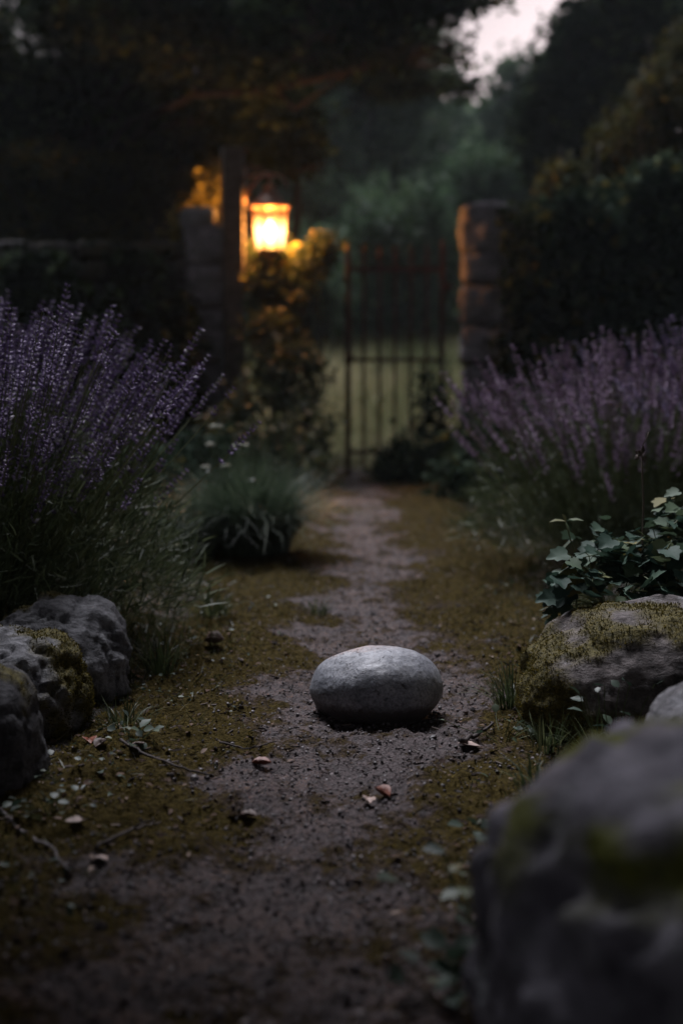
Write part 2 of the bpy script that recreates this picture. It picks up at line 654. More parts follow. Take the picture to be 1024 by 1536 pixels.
def tree(name, label, base, blobs, n, leaf, mat, trunk_r=0.15, top=None, seed=1, gap=0.35, gscale=1.5, per=3, shell=0.5, spread=None, group=None, tmpl=T_DIAMOND, cat='tree', limbs=None):
    base = Vector(base)
    root = thing(name, label, cat, base, group=group)
    b0 = np.array(base)
    rel = [tuple(np.array(b[:3]) - b0) + tuple(b[3:]) for b in blobs]
    if top is None:
        top = np.array([sum(b[0] for b in rel) / len(rel), sum(b[1] for b in rel) / len(rel), max(b[2] for b in rel)])
    else:
        top = np.array(top) - b0
    mb = MB()
    tp = branch_pts((0, 0, -0.15), top, 9, wob=0.12, seed=seed)
    tr = np.linspace(1, 0.25, 9) * trunk_r
    tr[0] *= 1.3
    mb.tube(tp, tr, 9)
    mb.build('trunk', M_bark, root)
    mb = MB()
    for k, b in enumerate(rel):
        t0 = tp[min(8, max(2, int(8 * min(1, max(0.15, (b[2] - b[5]) / max(0.1, top[2]))))))]
        q = branch_pts(t0, b[:3], 6, sag=0.06, wob=0.2, seed=seed * 31 + k)
        mb.tube(q, np.linspace(trunk_r * 0.20, trunk_r * 0.06, 6), 6)
        for j in range(3):
            r = np.random.default_rng(seed * 77 + k * 5 + j)
            e = np.array(b[:3]) + r.normal(size=3) * np.array(b[3:6]) * 0.55
            mb.tube(branch_pts(q[3 + j % 2], e, 5, wob=0.25, seed=seed + k * 9 + j), np.linspace(trunk_r * 0.16, trunk_r * 0.03, 5), 5)
    mb.build('branches', M_bark, root)
    P = ellipsoid_pts(rel, n // per, seed, shell, gap, gscale)
    P = clumpy(P, per, spread if spread else leaf * 0.8, seed)
    r = np.random.default_rng(seed + 5)
    d = leaf_dirs(len(P), 0.25, r)
    # colour varies clump by clump as well as leaf by leaf
    rn = np.clip(0.45 + 0.55 * fbm(P * 1.7, 2, seed + 3) + 0.22 * r.normal(size=len(P)), 0, 1)
    scatter('crown', mat, P, frame_mats(d, r.random(len(P)) * 6.28), leaf * (0.6 + 0.8 * r.random(len(P))), tmpl, root, rn)
    return root


def px_blob(px, py, Y, rw, rh, ry=None, w=1.0):
    """ellipsoid clump placed at a depth, radii given in photo pixels"""
    c = at(px, py, Y)
    s = Y / FPX
    return (c.x, c.y, c.z, rw * s, ry if ry else (rw * s) * 0.9, rh * s, w)


# ------------------------------------------------------------------ FAR TREES beyond the gate
def far_tree(label, Y, cx, top, wid, bottom, seed, dens=1.0, group='hazy trees beyond the meadow', mat=None, k=7, leaf=0.16):
    r = np.random.default_rng(seed)
    bl = []
    H = bottom - top
    for j in range(k):
        t = (j + 0.5) / k
        py = bottom - H * t
        w = wid * (0.55 + 0.45 * math.sin(math.pi * min(1, 0.25 + t * 0.72)))
        for s in (-1, 1):
            bl.append(px_blob(cx + s * w * 0.42 * r.uniform(0.6, 1.15), py + r.uniform(-10, 10), Y + r.uniform(-1, 1), w * 0.42 * r.uniform(0.75, 1.2), H / k * r.uniform(0.75, 1.2), None))
    bl.append(px_blob(cx, top + H * 0.08, Y, wid * 0.3, H * 0.1))
    c = at(cx, 700, Y)
    gz = float(gh(np.array([c.x]), np.array([Y]))[0])
    return tree('broadleaf_tree', label, (c.x, Y, gz), bl, int(19000 * dens), leaf * Y / 28, mat or M_leaf_far, 0.22, seed=seed, gap=0.22, gscale=0.9, per=4, spread=0.16, group=group)


far_tree('wide hazy tree behind the left half of the gate', 26, 560, 70, 190, 520, 41, 1.4)
far_tree('rounded low tree just right of the gate top, in haze', 22, 745, 255, 130, 520, 42)
far_tree('palest and farthest tree under the gap of open sky', 44, 690, 168, 170, 520, 43, 0.9)
far_tree('hazy tree with feathery top right of the open sky gap', 34, 800, 110, 120, 500, 44)
far_tree('hazy tree behind the lit lantern', 24, 420, 130, 170, 520, 45)
far_tree('low round bush-like tree low down between gate and lantern', 20, 600, 300, 120, 530, 46, 0.7)

far_tree('hazy bush on the meadow crest seen through the left bars of the gate', 20, 520, 370, 90, 500, 47, 0.6, mat=None, k=4)
far_tree('hazy bush on the meadow crest seen through the right bars of the gate', 21, 640, 385, 90, 500, 48, 0.6, k=4)
far_tree('hazy bush on the meadow crest in the gap left of the gate', 19, 440, 380, 70, 510, 49, 0.5, k=4)

r = np.random.default_rng(77)
bl = []
for k in range(46):
    xx = -52 + 104 * (k + r.uniform(0.2, 0.8)) / 46
    hh = r.uniform(8.0, 10.0) if abs(xx - 4.5) > 4 else r.uniform(7.2, 8.2)
    bl.append((xx, 52 + r.uniform(-3, 5), hh * 0.5, 2.2, 2.0, hh * 0.55))
for k in range(12):
    xx = -16 + 18 * (k + r.uniform(0.2, 0.8)) / 12
    bl.append((xx, 40 + r.uniform(-2, 2), 4.6, 2.0, 1.8, 4.8))
P = ellipsoid_pts(bl, 70000, 4, 0.5, 0.0, 0.6)
P[:, 2] = np.maximum(P[:, 2], 0.1)
o = scatter('distant_wood', M_leaf_far, P, frame_mats(leaf_dirs(len(P), 0.2, r), r.random(len(P)) * 6.28), r.uniform(0.3, 0.75, len(P)), T_DIAMOND)
o['kind'] = 'stuff'

# ------------------------------------------------------------------ BIG TREE upper left (canopy over the wall and gateway)
Yt = 11.0
bl = [px_blob(60, 60, 11, 130, 70), px_blob(190, 20, 10.5, 140, 60), px_blob(330, 20, 10.5, 120, 60),
      px_blob(280, 110, 11, 120, 55), px_blob(410, 90, 10.5, 80, 55), px_blob(400, 170, 11, 95, 50),
      px_blob(180, 190, 11.5, 140, 60), px_blob(40, 200, 11.2, 110, 80), px_blob(450, 40, 10.2, 100, 45),
      px_blob(300, 220, 11.5, 90, 50), px_blob(430, 225, 11.2, 60, 35), px_blob(90, 320, 11.6, 130, 70), px_blob(230, 300, 11.6, 80, 50),
      px_blob(560, 45, 10, 70, 26, None, 0.9), px_blob(615, 12, 10, 60, 22), px_blob(560, -25, 10, 150, 30), px_blob(700, -8, 10, 60, 14, None, 0.8),
      px_blob(680, 20, 10, 52, 7, 0.3, 0.4), px_blob(560, 92, 10, 70, 14, 0.3, 0.5), px_blob(640, 66, 10, 64, 7, 0.3, 0.4),
      px_blob(690, 84, 10, 38, 5, 0.2, 0.3), px_blob(745, 8, 10, 30, 6, 0.2, 0.4)]
base = at(90, 600, 11.2)
base.z = float(gh(np.array([base.x]), np.array([11.2]))[0])
tree('old_garden_tree', 'big dark tree leaning over the left wall with branches reaching across the sky', base, bl, 74000, 0.06, M_leaf_dark, 0.16, top=at(165, -40, 11), seed=3, gap=0.29, gscale=2.0, per=5, spread=0.05)

# overhanging spray of a second tree crossing the sky gap
bl = [px_blob(520, 100, 12.5, 50, 14, 0.3), px_blob(580, 92, 12.5, 55, 10, 0.3), px_blob(640, 118, 12.5, 50, 7, 0.3, 0.5), px_blob(690, 130, 12.5, 34, 6, 0.25, 0.7),
      px_blob(585, 128, 12.5, 45, 10, 0.3), px_blob(470, 70, 12.5, 60, 30, 0.5), px_blob(655, 88, 12.5, 30, 6, 0.2, 0.4)]
base = at(430, 640, 13.0)
base.z = 0.0
tree('feathery_tree', 'slender tree behind the lantern whose thin sprays cross the pale sky', base, bl, 9000, 0.05, M_leaf_dark, 0.07, top=at(450, 60, 12.6), seed=8, gap=0.30, gscale=3.0, per=4, spread=0.05)

# ------------------------------------------------------------------ BIG TREE upper right
bl = [px_blob(960, 30, 15, 110, 60), px_blob(890, 70, 15, 60, 45), px_blob(1000, 120, 15, 120, 70), px_blob(870, 120, 15, 70, 45),
      px_blob(900, 175, 15.2, 100, 50), px_blob(1000, 210, 15, 120, 60), px_blob(835, 170, 15.3, 45, 38), px_blob(855, 235, 15.5, 70, 40), px_blob(948, -20, 15, 60, 40),
      px_blob(860, 40, 15, 26, 30), px_blob(1080, 60, 15, 120, 90), px_blob(900, 290, 15.5, 90, 60), px_blob(800, 190, 16, 30, 40)]
base = at(985, 620, 15.3)
base.z = 0.05
tree('dense_dark_tree', 'huge nearly black tree filling the upper right above the ivy hedge', base, bl, 42000, 0.10, M_leaf_dark, 0.25, seed=5, gap=0.30, gscale=1.3, per=5, spread=0.09)

# ------------------------------------------------------------------ STONE: blocks, pillars, walls
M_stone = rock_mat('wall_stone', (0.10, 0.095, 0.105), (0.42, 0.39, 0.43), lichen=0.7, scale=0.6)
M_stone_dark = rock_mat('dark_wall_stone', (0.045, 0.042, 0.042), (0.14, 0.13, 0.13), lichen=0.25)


def block(c, d, seed, sub=4, p=6.0, rz=0.0, rough=0.02):
    V, F = ico(sub)
    k = (np.abs(V) ** p).sum(1) ** (-1 / p)
    v = V * k[:, None] * (np.array(d) / 2)
    o = np.array(c) * 7.1 + seed
    n = fbm(v * 9 + o, 4, seed)
    v = v + V * (n * rough * 1.0)[:, None] + V * (fbm(v * 3 + o, 2, seed + 9) * rough * 1.2)[:, None]
    if rz:
        ca, sa = math.cos(rz), math.sin(rz)
        v = v @ np.array([[ca, sa, 0], [-sa, ca, 0], [0, 0, 1]])
    return v + np.array(c), F


def pillar(name, label, loc, w, dpt, heights, rz, seed, mat):
    root = thing(name, label, 'gate pillar', loc, rz)
    z = -0.05
    r = np.random.default_rng(seed)
    for k, h in enumerate(heights):
        ww = w * r.uniform(0.96, 1.06)
        v, f = block((r.uniform(-0.012, 0.012), r.uniform(-0.01, 0.01), z + h / 2), (ww, dpt * r.uniform(0.96, 1.04), h * 1.02), seed + k, 5, 8, r.uniform(-0.03, 0.03), 0.024)
        mesh_obj('stone_block', v, f, mat, root, attr={'moss': np.clip(0.5 * fbm(v * 6, 3, seed + k) - 0.1, 0, 0.5)})
        z += h
    return root


YG = 9.3
# left pillar: px 272..362 wide, top 330
pc = at(318, 560, YG)
lp = pillar('stone_pillar', 'left stone gate pillar of stacked blocks beside the lantern post', (pc.x + 0.005, YG + 0.16, 0.0), 0.36, 0.38, [0.42, 0.34, 0.36, 0.28, 0.26], R(8), 51, M_stone)
mb = MB()
v, f = block((-0.10, 0, 1.655), (0.20, 0.34, 0.13), 77, 4, 4, 0.1, 0.02)
o = mesh_obj('cap_stone', v, f, rock_mat('pale_cap', (0.16, 0.155, 0.165), (0.40, 0.39, 0.41)), lp, attr={'moss': np.zeros(len(v))})
pc = at(722, 560, YG)
pillar('stone_pillar', 'right stone gate pillar of rough blocks with an orange lit edge', (pc.x + 0.035, YG + 0.0, 0.0), 0.345, 0.40, [0.36, 0.40, 0.24, 0.26, 0.20, 0.32], R(-4), 61, M_stone)


def dry_wall(name, label, x0, x1, y, h, t, seed):
    root = thing(name, label, 'wall', ((x0 + x1) / 2, y, 0))
    r = np.random.default_rng(seed)
    mb = MB()
    z = -0.06
    moss = []
    while z < h:
        hh = r.uniform(0.12, 0.2)
        x = x0
        while x < x1:
            w = r.uniform(0.2, 0.42)
            w = min(w, x1 - x + 0.05)
            v, f = block((x + w / 2 - (x0 + x1) / 2, r.uniform(-0.02, 0.02), z + hh / 2), (w * 0.98, t * r.uniform(0.92, 1.05), hh * 0.98), seed + int(x * 50) + int(z * 90), 3, 5, 0, 0.02)
            mb.add(v, f, 0.5)
            x += w
        z += hh
    o = mb.build('stones', M_stone_dark, root)
    a = o.data.attributes.new('moss', 'FLOAT', 'POINT')
    V = np.concatenate(mb.V)
    a.data.foreach_set('value', np.clip(fbm(V * 4, 3, seed) * 1.2, 0, 0.8).astype(np.float32))
    return root


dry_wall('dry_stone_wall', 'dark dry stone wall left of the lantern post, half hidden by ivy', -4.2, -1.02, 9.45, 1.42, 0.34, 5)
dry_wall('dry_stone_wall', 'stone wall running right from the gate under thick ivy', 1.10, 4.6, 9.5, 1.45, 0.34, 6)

# ------------------------------------------------------------------ LANTERN POST + LANTERN
M_wood = plain_mat('weathered_wood', (0.10, 0.075, 0.062), 0.75, nscale=18, namp=0.5, bump=0.7)
post_c = at(351, 560, 9.25)
pr = thing('lantern_post', 'tall square wooden post rising above the left stone pillar', 'post', (post_c.x, 9.25, 0), R(14))
zt = at(350, 222, 9.25).z
V, F = ico(5)
k = (np.abs(V) ** 14).sum(1) ** (-1 / 14)
v = V * k[:, None] * np.array([0.068, 0.075, zt / 2 + 0.05]) + np.array([0, 0, zt / 2 - 0.05])
mb = MB()
# chamfered post from stacked rings with slight waviness
ring = np.array([(-1, -.82), (-.82, -1), (.82, -1), (1, -.82), (1, .82), (.82, 1), (-.82, 1), (-1, .82)])
pv, pf = [], []
nz_ = 40
for k in range(nz_ + 1):
    z = -0.1 + (zt + 0.1) * k / nz_
    for j, (a, b) in enumerate(ring):
        q = vnoise(np.array([[j * 3.1, z * 3.0, 1.0]]), 4)[0] * 0.003
        s = 1.0 if k < nz_ else 0.93
        pv.append([(a * 0.066 + a * q) * s, (b * 0.066 + b * q) * s, z])
for k in range(nz_):
    for j in range(8):
        pf.append([k * 8 + j, k * 8 + (j + 1) % 8, (k + 1) * 8 + (j + 1) % 8, (k + 1) * 8 + j])
mb.add(pv, pf)
mb.add([pv[nz_ * 8 + j] for j in range(8)] + [[0, 0, zt + 0.006]], [[j, (j + 1) % 8, 8] for j in range(8)])
mb.build('post_shaft', M_wood, pr, smooth=False)

YL = 9.31
lc = at(405, 345, YL)
ls = YL / FPX
M_iron = plain_mat('dark_iron', (0.24, 0.14, 0.10), 0.5, 0.3, nscale=60, namp=0.5, bump=0.4)
ln = thing('wall_lantern', 'lit hexagonal lantern glowing orange on a scrolled bracket at the post', 'lantern', (lc.x, YL, lc.z))
zt0, zb0 = 33 * ls, -30 * ls
rt, rb = 25 * ls, 21.5 * ls
rot = R(8)
hexp = lambda r, z, j: np.array([r * math.cos(rot + j * math.pi / 3), r * math.sin(rot + j * math.pi / 3), z])
# panes
m, t, out = new_mat('lit_frosted_glass')
# frosted glass glows most round the flame
em = N(t, 'ShaderNodeEmission')
tcl = N(t, 'ShaderNodeTexCoord')
vl = N(t, 'ShaderNodeVectorMath', operation='LENGTH')
sub_ = N(t, 'ShaderNodeMapping')
sub_.inputs['Location'].default_value = (0, 0, 0.02)
sub_.inputs['Scale'].default_value = (1, 1, 0.85)
t.links.new(tcl.outputs['Object'], sub_.inputs['Vector'])
t.links.new(sub_.outputs[0], vl.inputs[0])
cl_ = ramp(t, vl.outputs['Value'], [(0.092, (1.0, 0.70, 0.34)), (0.112, (1.0, 0.50, 0.15)), (0.145, (0.9, 0.30, 0.06))])
mr_ = N(t, 'ShaderNodeMapRange')
mr_.inputs['From Min'].default_value = 0.09
mr_.inputs['From Max'].default_value = 0.14
mr_.inputs['To Min'].default_value = 1.25
mr_.inputs['To Max'].default_value = 0.16
t.links.new(vl.outputs['Value'], mr_.inputs['Value'])
t.links.new(mr_.outputs[0], em.inputs['Strength'])
t.links.new(cl_, em.inputs['Color'])
tp_ = N(t, 'ShaderNodeBsdfTransparent')
tp_.inputs['Color'].default_value = (1.0, 0.86, 0.62, 1)
ad = N(t, 'ShaderNodeAddShader')
t.links.new(em.outputs[0], ad.inputs[0])
t.links.new(tp_.outputs[0], ad.inputs[1])
t.links.new(ad.outputs[0], out.inputs[0])
M_pane = m
for j in range(6):
    a0, a1 = hexp(rb, zb0, j), hexp(rb, zb0, j + 1)
    b0, b1 = hexp(rt, zt0, j), hexp(rt, zt0, j + 1)
    th = 0.004
    quad = np.array([a0 * 0.97 + [0, 0, 0.001], a1 * 0.97, b1 * 0.97, b0 * 0.97])
    mbp = MB().add(quad, [[0, 1, 2, 3]])
    mbp.build('glass_pane', M_pane, ln, smooth=False)
fr = MB()
for j in range(6):
    fr.tube([hexp(rb, zb0, j), hexp(rt, zt0, j)], 0.0075, 6)
    fr.tube([hexp(rb, zb0, j), hexp(rb, zb0, j + 1)], 0.006, 6)
    fr.tube([hexp(rt, zt0, j), hexp(rt, zt0, j + 1)], 0.006, 6)
fr.build('frame', M_iron, ln)
MB().lathe([(rt * 1.16, zt0), (rt * 1.18, zt0 + 0.010), (rt * 0.9, zt0 + 0.032), (rt * 0.55, zt0 + 0.075), (rt * 0.36, zt0 + 0.095), (rt * 0.34, zt0 + 0.115), (rt * 0.42, zt0 + 0.12), (rt * 0.18, zt0 + 0.145), (0.001, zt0 + 0.15)], 12, rot=rot).build('lamp_roof', M_iron, ln)
MB().lathe([(0.001, zb0 - 0.125), (0.010, zb0 - 0.115), (0.006, zb0 - 0.09), (0.010, zb0 - 0.06), (rb * 0.3, zb0 - 0.04), (rb * 0.75, zb0 - 0.016), (rb * 1.04, zb0 - 0.004), (rb * 1.04, zb0 + 0.004), (0.002, zb0 + 0.004)], 12, rot=rot).build('base_finial', M_iron, ln)
# bulb: small glowing flame shape
m, t, out = new_mat('lamp_flame')
em = N(t, 'ShaderNodeEmission')
em.inputs['Color'].default_value = (1.0, 0.72, 0.34, 1)
em.inputs['Strength'].default_value = 8
t.links.new(em.outputs[0], out.inputs[0])
MB().lathe([(0.001, -0.07), (0.018, -0.055), (0.028, -0.02), (0.03, 0.01), (0.02, 0.035), (0.008, 0.055), (0.001, 0.065)], 12).build('bulb', m, ln)
# bracket: hook above, arms to both sides, stay to the post
br = MB()
hz = zt0 + 0.145
pxo = post_c.x - lc.x + 0.075
arc = [(0.0, 0, hz), (0.0, 0, hz + 0.03), (0.018, 0, hz + 0.055), (0, 0, hz + 0.075), (-0.03, 0, hz + 0.07), (pxo * 0.6, 0.03, hz + 0.02), (pxo, 0.06, hz - 0.07)]
br.tube(arc, 0.007, 7)
br.tube([(0.0, 0, hz + 0.06), (0.05, 0, hz + 0.06), (0.09, 0, hz + 0.035), (0.115, 0, hz + 0.0), (0.10, 0, hz - 0.015)], 0.008, 7)
br.tube([(0.0, 0, hz + 0.05), (pxo * 0.4, 0.02, hz + 0.06), (pxo, 0.06, hz + 0.055)], 0.007, 7)
br.box((pxo - 0.004, 0.06, hz), (0.014, 0.05, 0.22))
br.build('bracket', M_iron, ln)
ld = bpy.data.lights.new('lantern_light', 'POINT')
ld.energy = 110
ld.color = (1.0, 0.44, 0.12)
ld.shadow_soft_size = 0.05
lo = bpy.data.objects.new('lantern_light', ld)
COL.objects.link(lo)
lo.parent = ln
lo.location = (0, 0, 0)

# ------------------------------------------------------------------ IRON GATE
M_gate = plain_mat('rusty_gate_iron', (0.085, 0.036, 0.022), 0.7, 0.1, nscale=45, namp=0.6, bump=0.4)
gx0, gx1 = at(522, 560, YG).x, at(662, 560, YG).x
gt = thing('iron_gate', 'rusty wrought iron garden gate with pointed bars standing in the gateway', 'gate', (gx1, YG, 0))
z = lambda py: at(512, py, YG).z
wd = gx0 - gx1
MB().tube([(wd, 0, z(712)), (wd, 0, z(385)), (wd, 0, z(368))], [0.019, 0.019, 0.006], 8).build('stile', M_gate, gt)
MB().tube([(0, 0, z(712)), (0, 0, z(378)), (0, 0, z(358))], [0.017, 0.017, 0.005], 8).build('stile', M_gate, gt)
for py, th in ((404, 0.022), (540, 0.018), (678, 0.018)):
    MB().box((wd / 2, 0, z(py)), (abs(wd) - 0.03, 0.016, th * 1.4)).build('rail', M_gate, gt, smooth=False)
for j in range(5):
    x = wd * (1 - (j + 1) / 6.0)
    MB().tube([(x, 0, z(700)), (x, 0, z(385)), (x + 0.0, 0, z(380)), (x, 0, z(366))], [0.0105, 0.0105, 0.013, 0.002], 7).build('bar', M_gate, gt)
MB().box((wd, -0.022, z(536)), (0.05, 0.012, 0.09)).tube([(wd, -0.03, z(536)), (wd + 0.0, -0.06, z(536)), (wd + 0.05, -0.065, z(537))], 0.007, 6).build('latch', M_gate, gt)
for py in (430, 640):
    MB().tube([(0.0, 0, z(py)), (0.085, 0.0, z(py))], 0.01, 6).box((0.03, 0, z(py)), (0.03, 0.03, 0.05)).build('hinge', M_gate, gt)

# ------------------------------------------------------------------ HEDGES, IVY
def shrub(name, label, base, blobs, n, leaf, mat, seed, per=4, gap=0.3, gscale=4, tmpl=T_OVAL, group=None, cat='shrub', stem_r=0.02, shell=0.5, stems=True, spread=None):
    base = np.array(base, float)
    root = thing(name, label, cat, base, group=group)
    rel = [tuple(np.array(b[:3]) - base) + tuple(b[3:]) for b in blobs]
    if stems:
        mb = MB()
        for k, b in enumerate(rel):
            q = branch_pts((0.03 * math.sin(k * 2.4), 0.03 * math.cos(k * 2.4), -0.05), b[:3], 7, wob=0.3, seed=seed * 3 + k)
            mb.tube(q, np.linspace(stem_r, stem_r * 0.3, 7), 5)
            r = np.random.default_rng(seed + k)
            for j in range(6):
                e = np.array(b[:3]) + r.normal(size=3) * np.array(b[3:6]) * 0.7
                mb.tube(branch_pts(q[4], e, 4, wob=0.3, seed=seed + j), np.linspace(stem_r * 0.35, stem_r * 0.1, 4), 4)
        mb.build('stems', M_bark, root)
    P = ellipsoid_pts(rel, n // per, seed, shell, gap, gscale)
    P = clumpy(P, per, spread or leaf * 0.9, seed)
    r = np.random.default_rng(seed + 5)
    d = leaf_dirs(len(P), 0.1, r)
    rn = np.clip(0.45 + 0.5 * fbm(P * 5, 2, seed + 3) + 0.25 * r.normal(size=len(P)), 0, 1)
    scatter('foliage', mat, P, frame_mats(d, r.normal(size=len(P)) * 0.9), leaf * (0.6 + 0.8 * r.random(len(P))), tmpl, root, rn)
    return root


def gz(x, y):
    return float(surf_z(np.array([float(x)]), np.array([float(y)]))[0])


# hedge behind the left wall, lit by the lantern on its right
bl = [px_blob(290, 300, 10.0, 60, 40), px_blob(230, 330, 10.1, 70, 45), px_blob(140, 350, 10.2, 80, 50), px_blob(50, 350, 10.3, 80, 60),
      px_blob(310, 270, 9.9, 30, 24), px_blob(180, 270, 10.4, 90, 40), px_blob(60, 270, 10.4, 90, 45)]
b = at(180, 560, 10.1)
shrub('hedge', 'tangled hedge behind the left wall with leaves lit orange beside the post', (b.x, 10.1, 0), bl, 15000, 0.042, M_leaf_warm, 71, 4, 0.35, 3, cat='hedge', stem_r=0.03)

# ivy over the left wall
bl = [px_blob(60, 440, 9.2, 90, 50, 0.18), px_blob(180, 430, 9.2, 70, 50, 0.18), px_blob(250, 500, 9.15, 40, 60, 0.12), px_blob(120, 530, 9.15, 110, 70, 0.2), px_blob(240, 590, 9.0, 60, 50, 0.2), px_blob(60, 620, 9.0, 110, 60, 0.2), px_blob(300, 600, 8.9, 50, 40, 0.2)]
b = at(150, 560, 9.15)
shrub('ivy', 'dark ivy trailing over the stone wall left of the pillar', (b.x, 9.0, 0), bl, 9000, 0.05, M_leaf_dark, 72, 3, 0.42, 4, tmpl=T_LOBED, cat='ivy', stem_r=0.012)

# shrub right of the lantern
bl = [px_blob(440, 430, 9.2, 45, 40, 0.2), px_blob(462, 398, 9.35, 34, 22, 0.12, 2), px_blob(488, 370, 9.38, 16, 18, 0.06, 2), px_blob(400, 430, 9.3, 35, 40, 0.16, 1.5), px_blob(430, 392, 9.42, 30, 22, 0.1, 2), px_blob(380, 400, 9.42, 20, 30, 0.08, 2),
      px_blob(410, 520, 9.0, 45, 55, 0.25), px_blob(440, 560, 8.8, 45, 60, 0.3), px_blob(400, 620, 8.6, 60, 60, 0.35), px_blob(450, 650, 8.3, 50, 50, 0.35), px_blob(400, 690, 8.2, 70, 45, 0.35), px_blob(452, 705, 8.0, 42, 36, 0.3), px_blob(350, 660, 8.4, 50, 60, 0.3)]
b = at(415, 560, 8.7)
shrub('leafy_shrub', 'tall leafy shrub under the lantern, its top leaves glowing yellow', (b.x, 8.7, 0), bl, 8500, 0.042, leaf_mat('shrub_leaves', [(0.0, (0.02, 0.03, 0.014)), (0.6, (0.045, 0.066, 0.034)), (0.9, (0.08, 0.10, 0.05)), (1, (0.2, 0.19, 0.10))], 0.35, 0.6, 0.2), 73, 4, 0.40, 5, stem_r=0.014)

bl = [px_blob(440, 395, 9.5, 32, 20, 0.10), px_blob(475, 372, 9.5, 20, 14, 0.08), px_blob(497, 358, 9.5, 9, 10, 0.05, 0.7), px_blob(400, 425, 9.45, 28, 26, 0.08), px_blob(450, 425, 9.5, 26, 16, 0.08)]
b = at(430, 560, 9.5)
shrub('young_shrub', 'young shrub just behind and below the lantern, leaves coloured bright as if lit by it', (b.x, 9.5, 0), bl, 560, 0.048, M_leaf_lamplit, 83, 3, 0.42, 9, stem_r=0.008)
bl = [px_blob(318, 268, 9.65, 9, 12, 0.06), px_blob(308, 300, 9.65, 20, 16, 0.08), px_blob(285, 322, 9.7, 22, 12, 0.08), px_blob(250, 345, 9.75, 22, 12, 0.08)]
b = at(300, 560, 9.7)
shrub('young_shrub', 'sprays showing over the left pillar, left of the lantern post, leaves coloured as if lamplit', (b.x, 9.7, 0), bl, 330, 0.045, M_leaf_lamplit, 84, 3, 0.42, 9, stem_r=0.008)

# ivy hedge over right wall
bl = [px_blob(775, 345, 9.05, 22, 30, 0.08, 0.8), px_blob(780, 440, 9.0, 20, 40, 0.08, 0.8), px_blob(800, 370, 9.2, 50, 50, 0.25), px_blob(870, 340, 9.3, 70, 60, 0.3), px_blob(960, 330, 9.2, 80, 90, 0.3), px_blob(800, 450, 9.15, 50, 60, 0.2), px_blob(880, 450, 9.1, 80, 70, 0.3), px_blob(980, 450, 9.0, 80, 80, 0.3),
      px_blob(790, 540, 9.1, 50, 50, 0.25), px_blob(880, 560, 9.0, 80, 60, 0.3), px_blob(980, 560, 8.9, 70, 60, 0.3), px_blob(1040, 400, 9.0, 60, 120, 0.3)]
b = at(900, 560, 9.2)
shrub('ivy_hedge', 'thick dark ivy covering the wall right of the stone pillar', (b.x, 9.25, 0), bl, 17000, 0.05, M_ivy, 74, 3, 0.36, 3.5, tmpl=T_LOBED, cat='ivy', stem_r=0.02)
bl = [px_blob(880, 290, 9.9, 60, 40), px_blob(960, 230, 9.9, 70, 70), px_blob(1010, 160, 9.9, 60, 80), px_blob(840, 280, 9.8, 30, 34), px_blob(940, 300, 9.9, 80, 50), px_blob(1000, 270, 9.9, 70, 80), px_blob(1050, 120, 10, 60, 90), px_blob(830, 330, 9.7, 45, 20)]
b = at(950, 560, 9.9)
shrub('tall_shrub', 'tall shrub with yellowing leaves rising above the ivy on the right wall', (b.x, 9.9, 0), bl, 14000, 0.042, M_leaf_warm, 75, 4, 0.40, 3, stem_r=0.03)

# low plants at the gate's foot
bl = [px_blob(630, 690, 8.7, 50, 30, 0.2), px_blob(665, 650, 8.9, 35, 40, 0.15), px_blob(600, 712, 8.6, 40, 20, 0.2), px_blob(655, 705, 8.4, 40, 25, 0.2), px_blob(648, 590, 9.05, 22, 60, 0.08, 0.6)]
b = at(640, 560, 8.7)
shrub('low_shrub', 'low dark leafy shrub growing against the foot of the iron gate', (b.x, 8.7, 0), bl, 3200, 0.045, M_ivy, 76, 3, 0.35, 6, stem_r=0.008)

bl = [px_blob(300, 700, 6.9, 60, 50, 0.25), px_blob(230, 720, 6.6, 60, 50, 0.25), px_blob(330, 740, 6.6, 40, 30, 0.2), px_blob(160, 690, 7.0, 70, 60, 0.3)]
b = at(260, 560, 6.8)
shrub('low_shrub', 'dark low shrub filling the bed behind the left lavender and the white flowers', (b.x, 6.8, 0.05), bl, 5200, 0.045, M_ivy, 79, 3, 0.3, 6, stem_r=0.008)
bl = [px_blob(730, 680, 7.6, 50, 50, 0.3), px_blob(800, 660, 7.6, 60, 60, 0.3), px_blob(690, 720, 7.2, 30, 24, 0.2)]
b = at(760, 560, 7.5)
shrub('low_shrub', 'dark low shrub between the right gate pillar and the mauve lavender', (b.x, 7.5, 0.05), bl, 4200, 0.045, M_ivy, 80, 3, 0.3, 6, stem_r=0.008)

# ------------------------------------------------------------------ LAVENDER
def bud_mesh(c, d, L, w):
    d = d / np.linalg.norm(d)
    u = np.cross(d, [0.3, 0.5, 0.81])
    u /= np.linalg.norm(u)
    v = np.cross(d, u)
    P = [c] + [c + d * L * 0.5 + w * (math.cos(a) * u + math.sin(a) * v) for a in (0, 1.57, 3.14, 4.71)] + [c + d * L]
    Fc = [[0, 2, 1], [0, 3, 2], [0, 4, 3], [0, 1, 4], [5, 1, 2], [5, 2, 3], [5, 3, 4], [5, 4, 1]]
    return np.array(P), np.array(Fc)


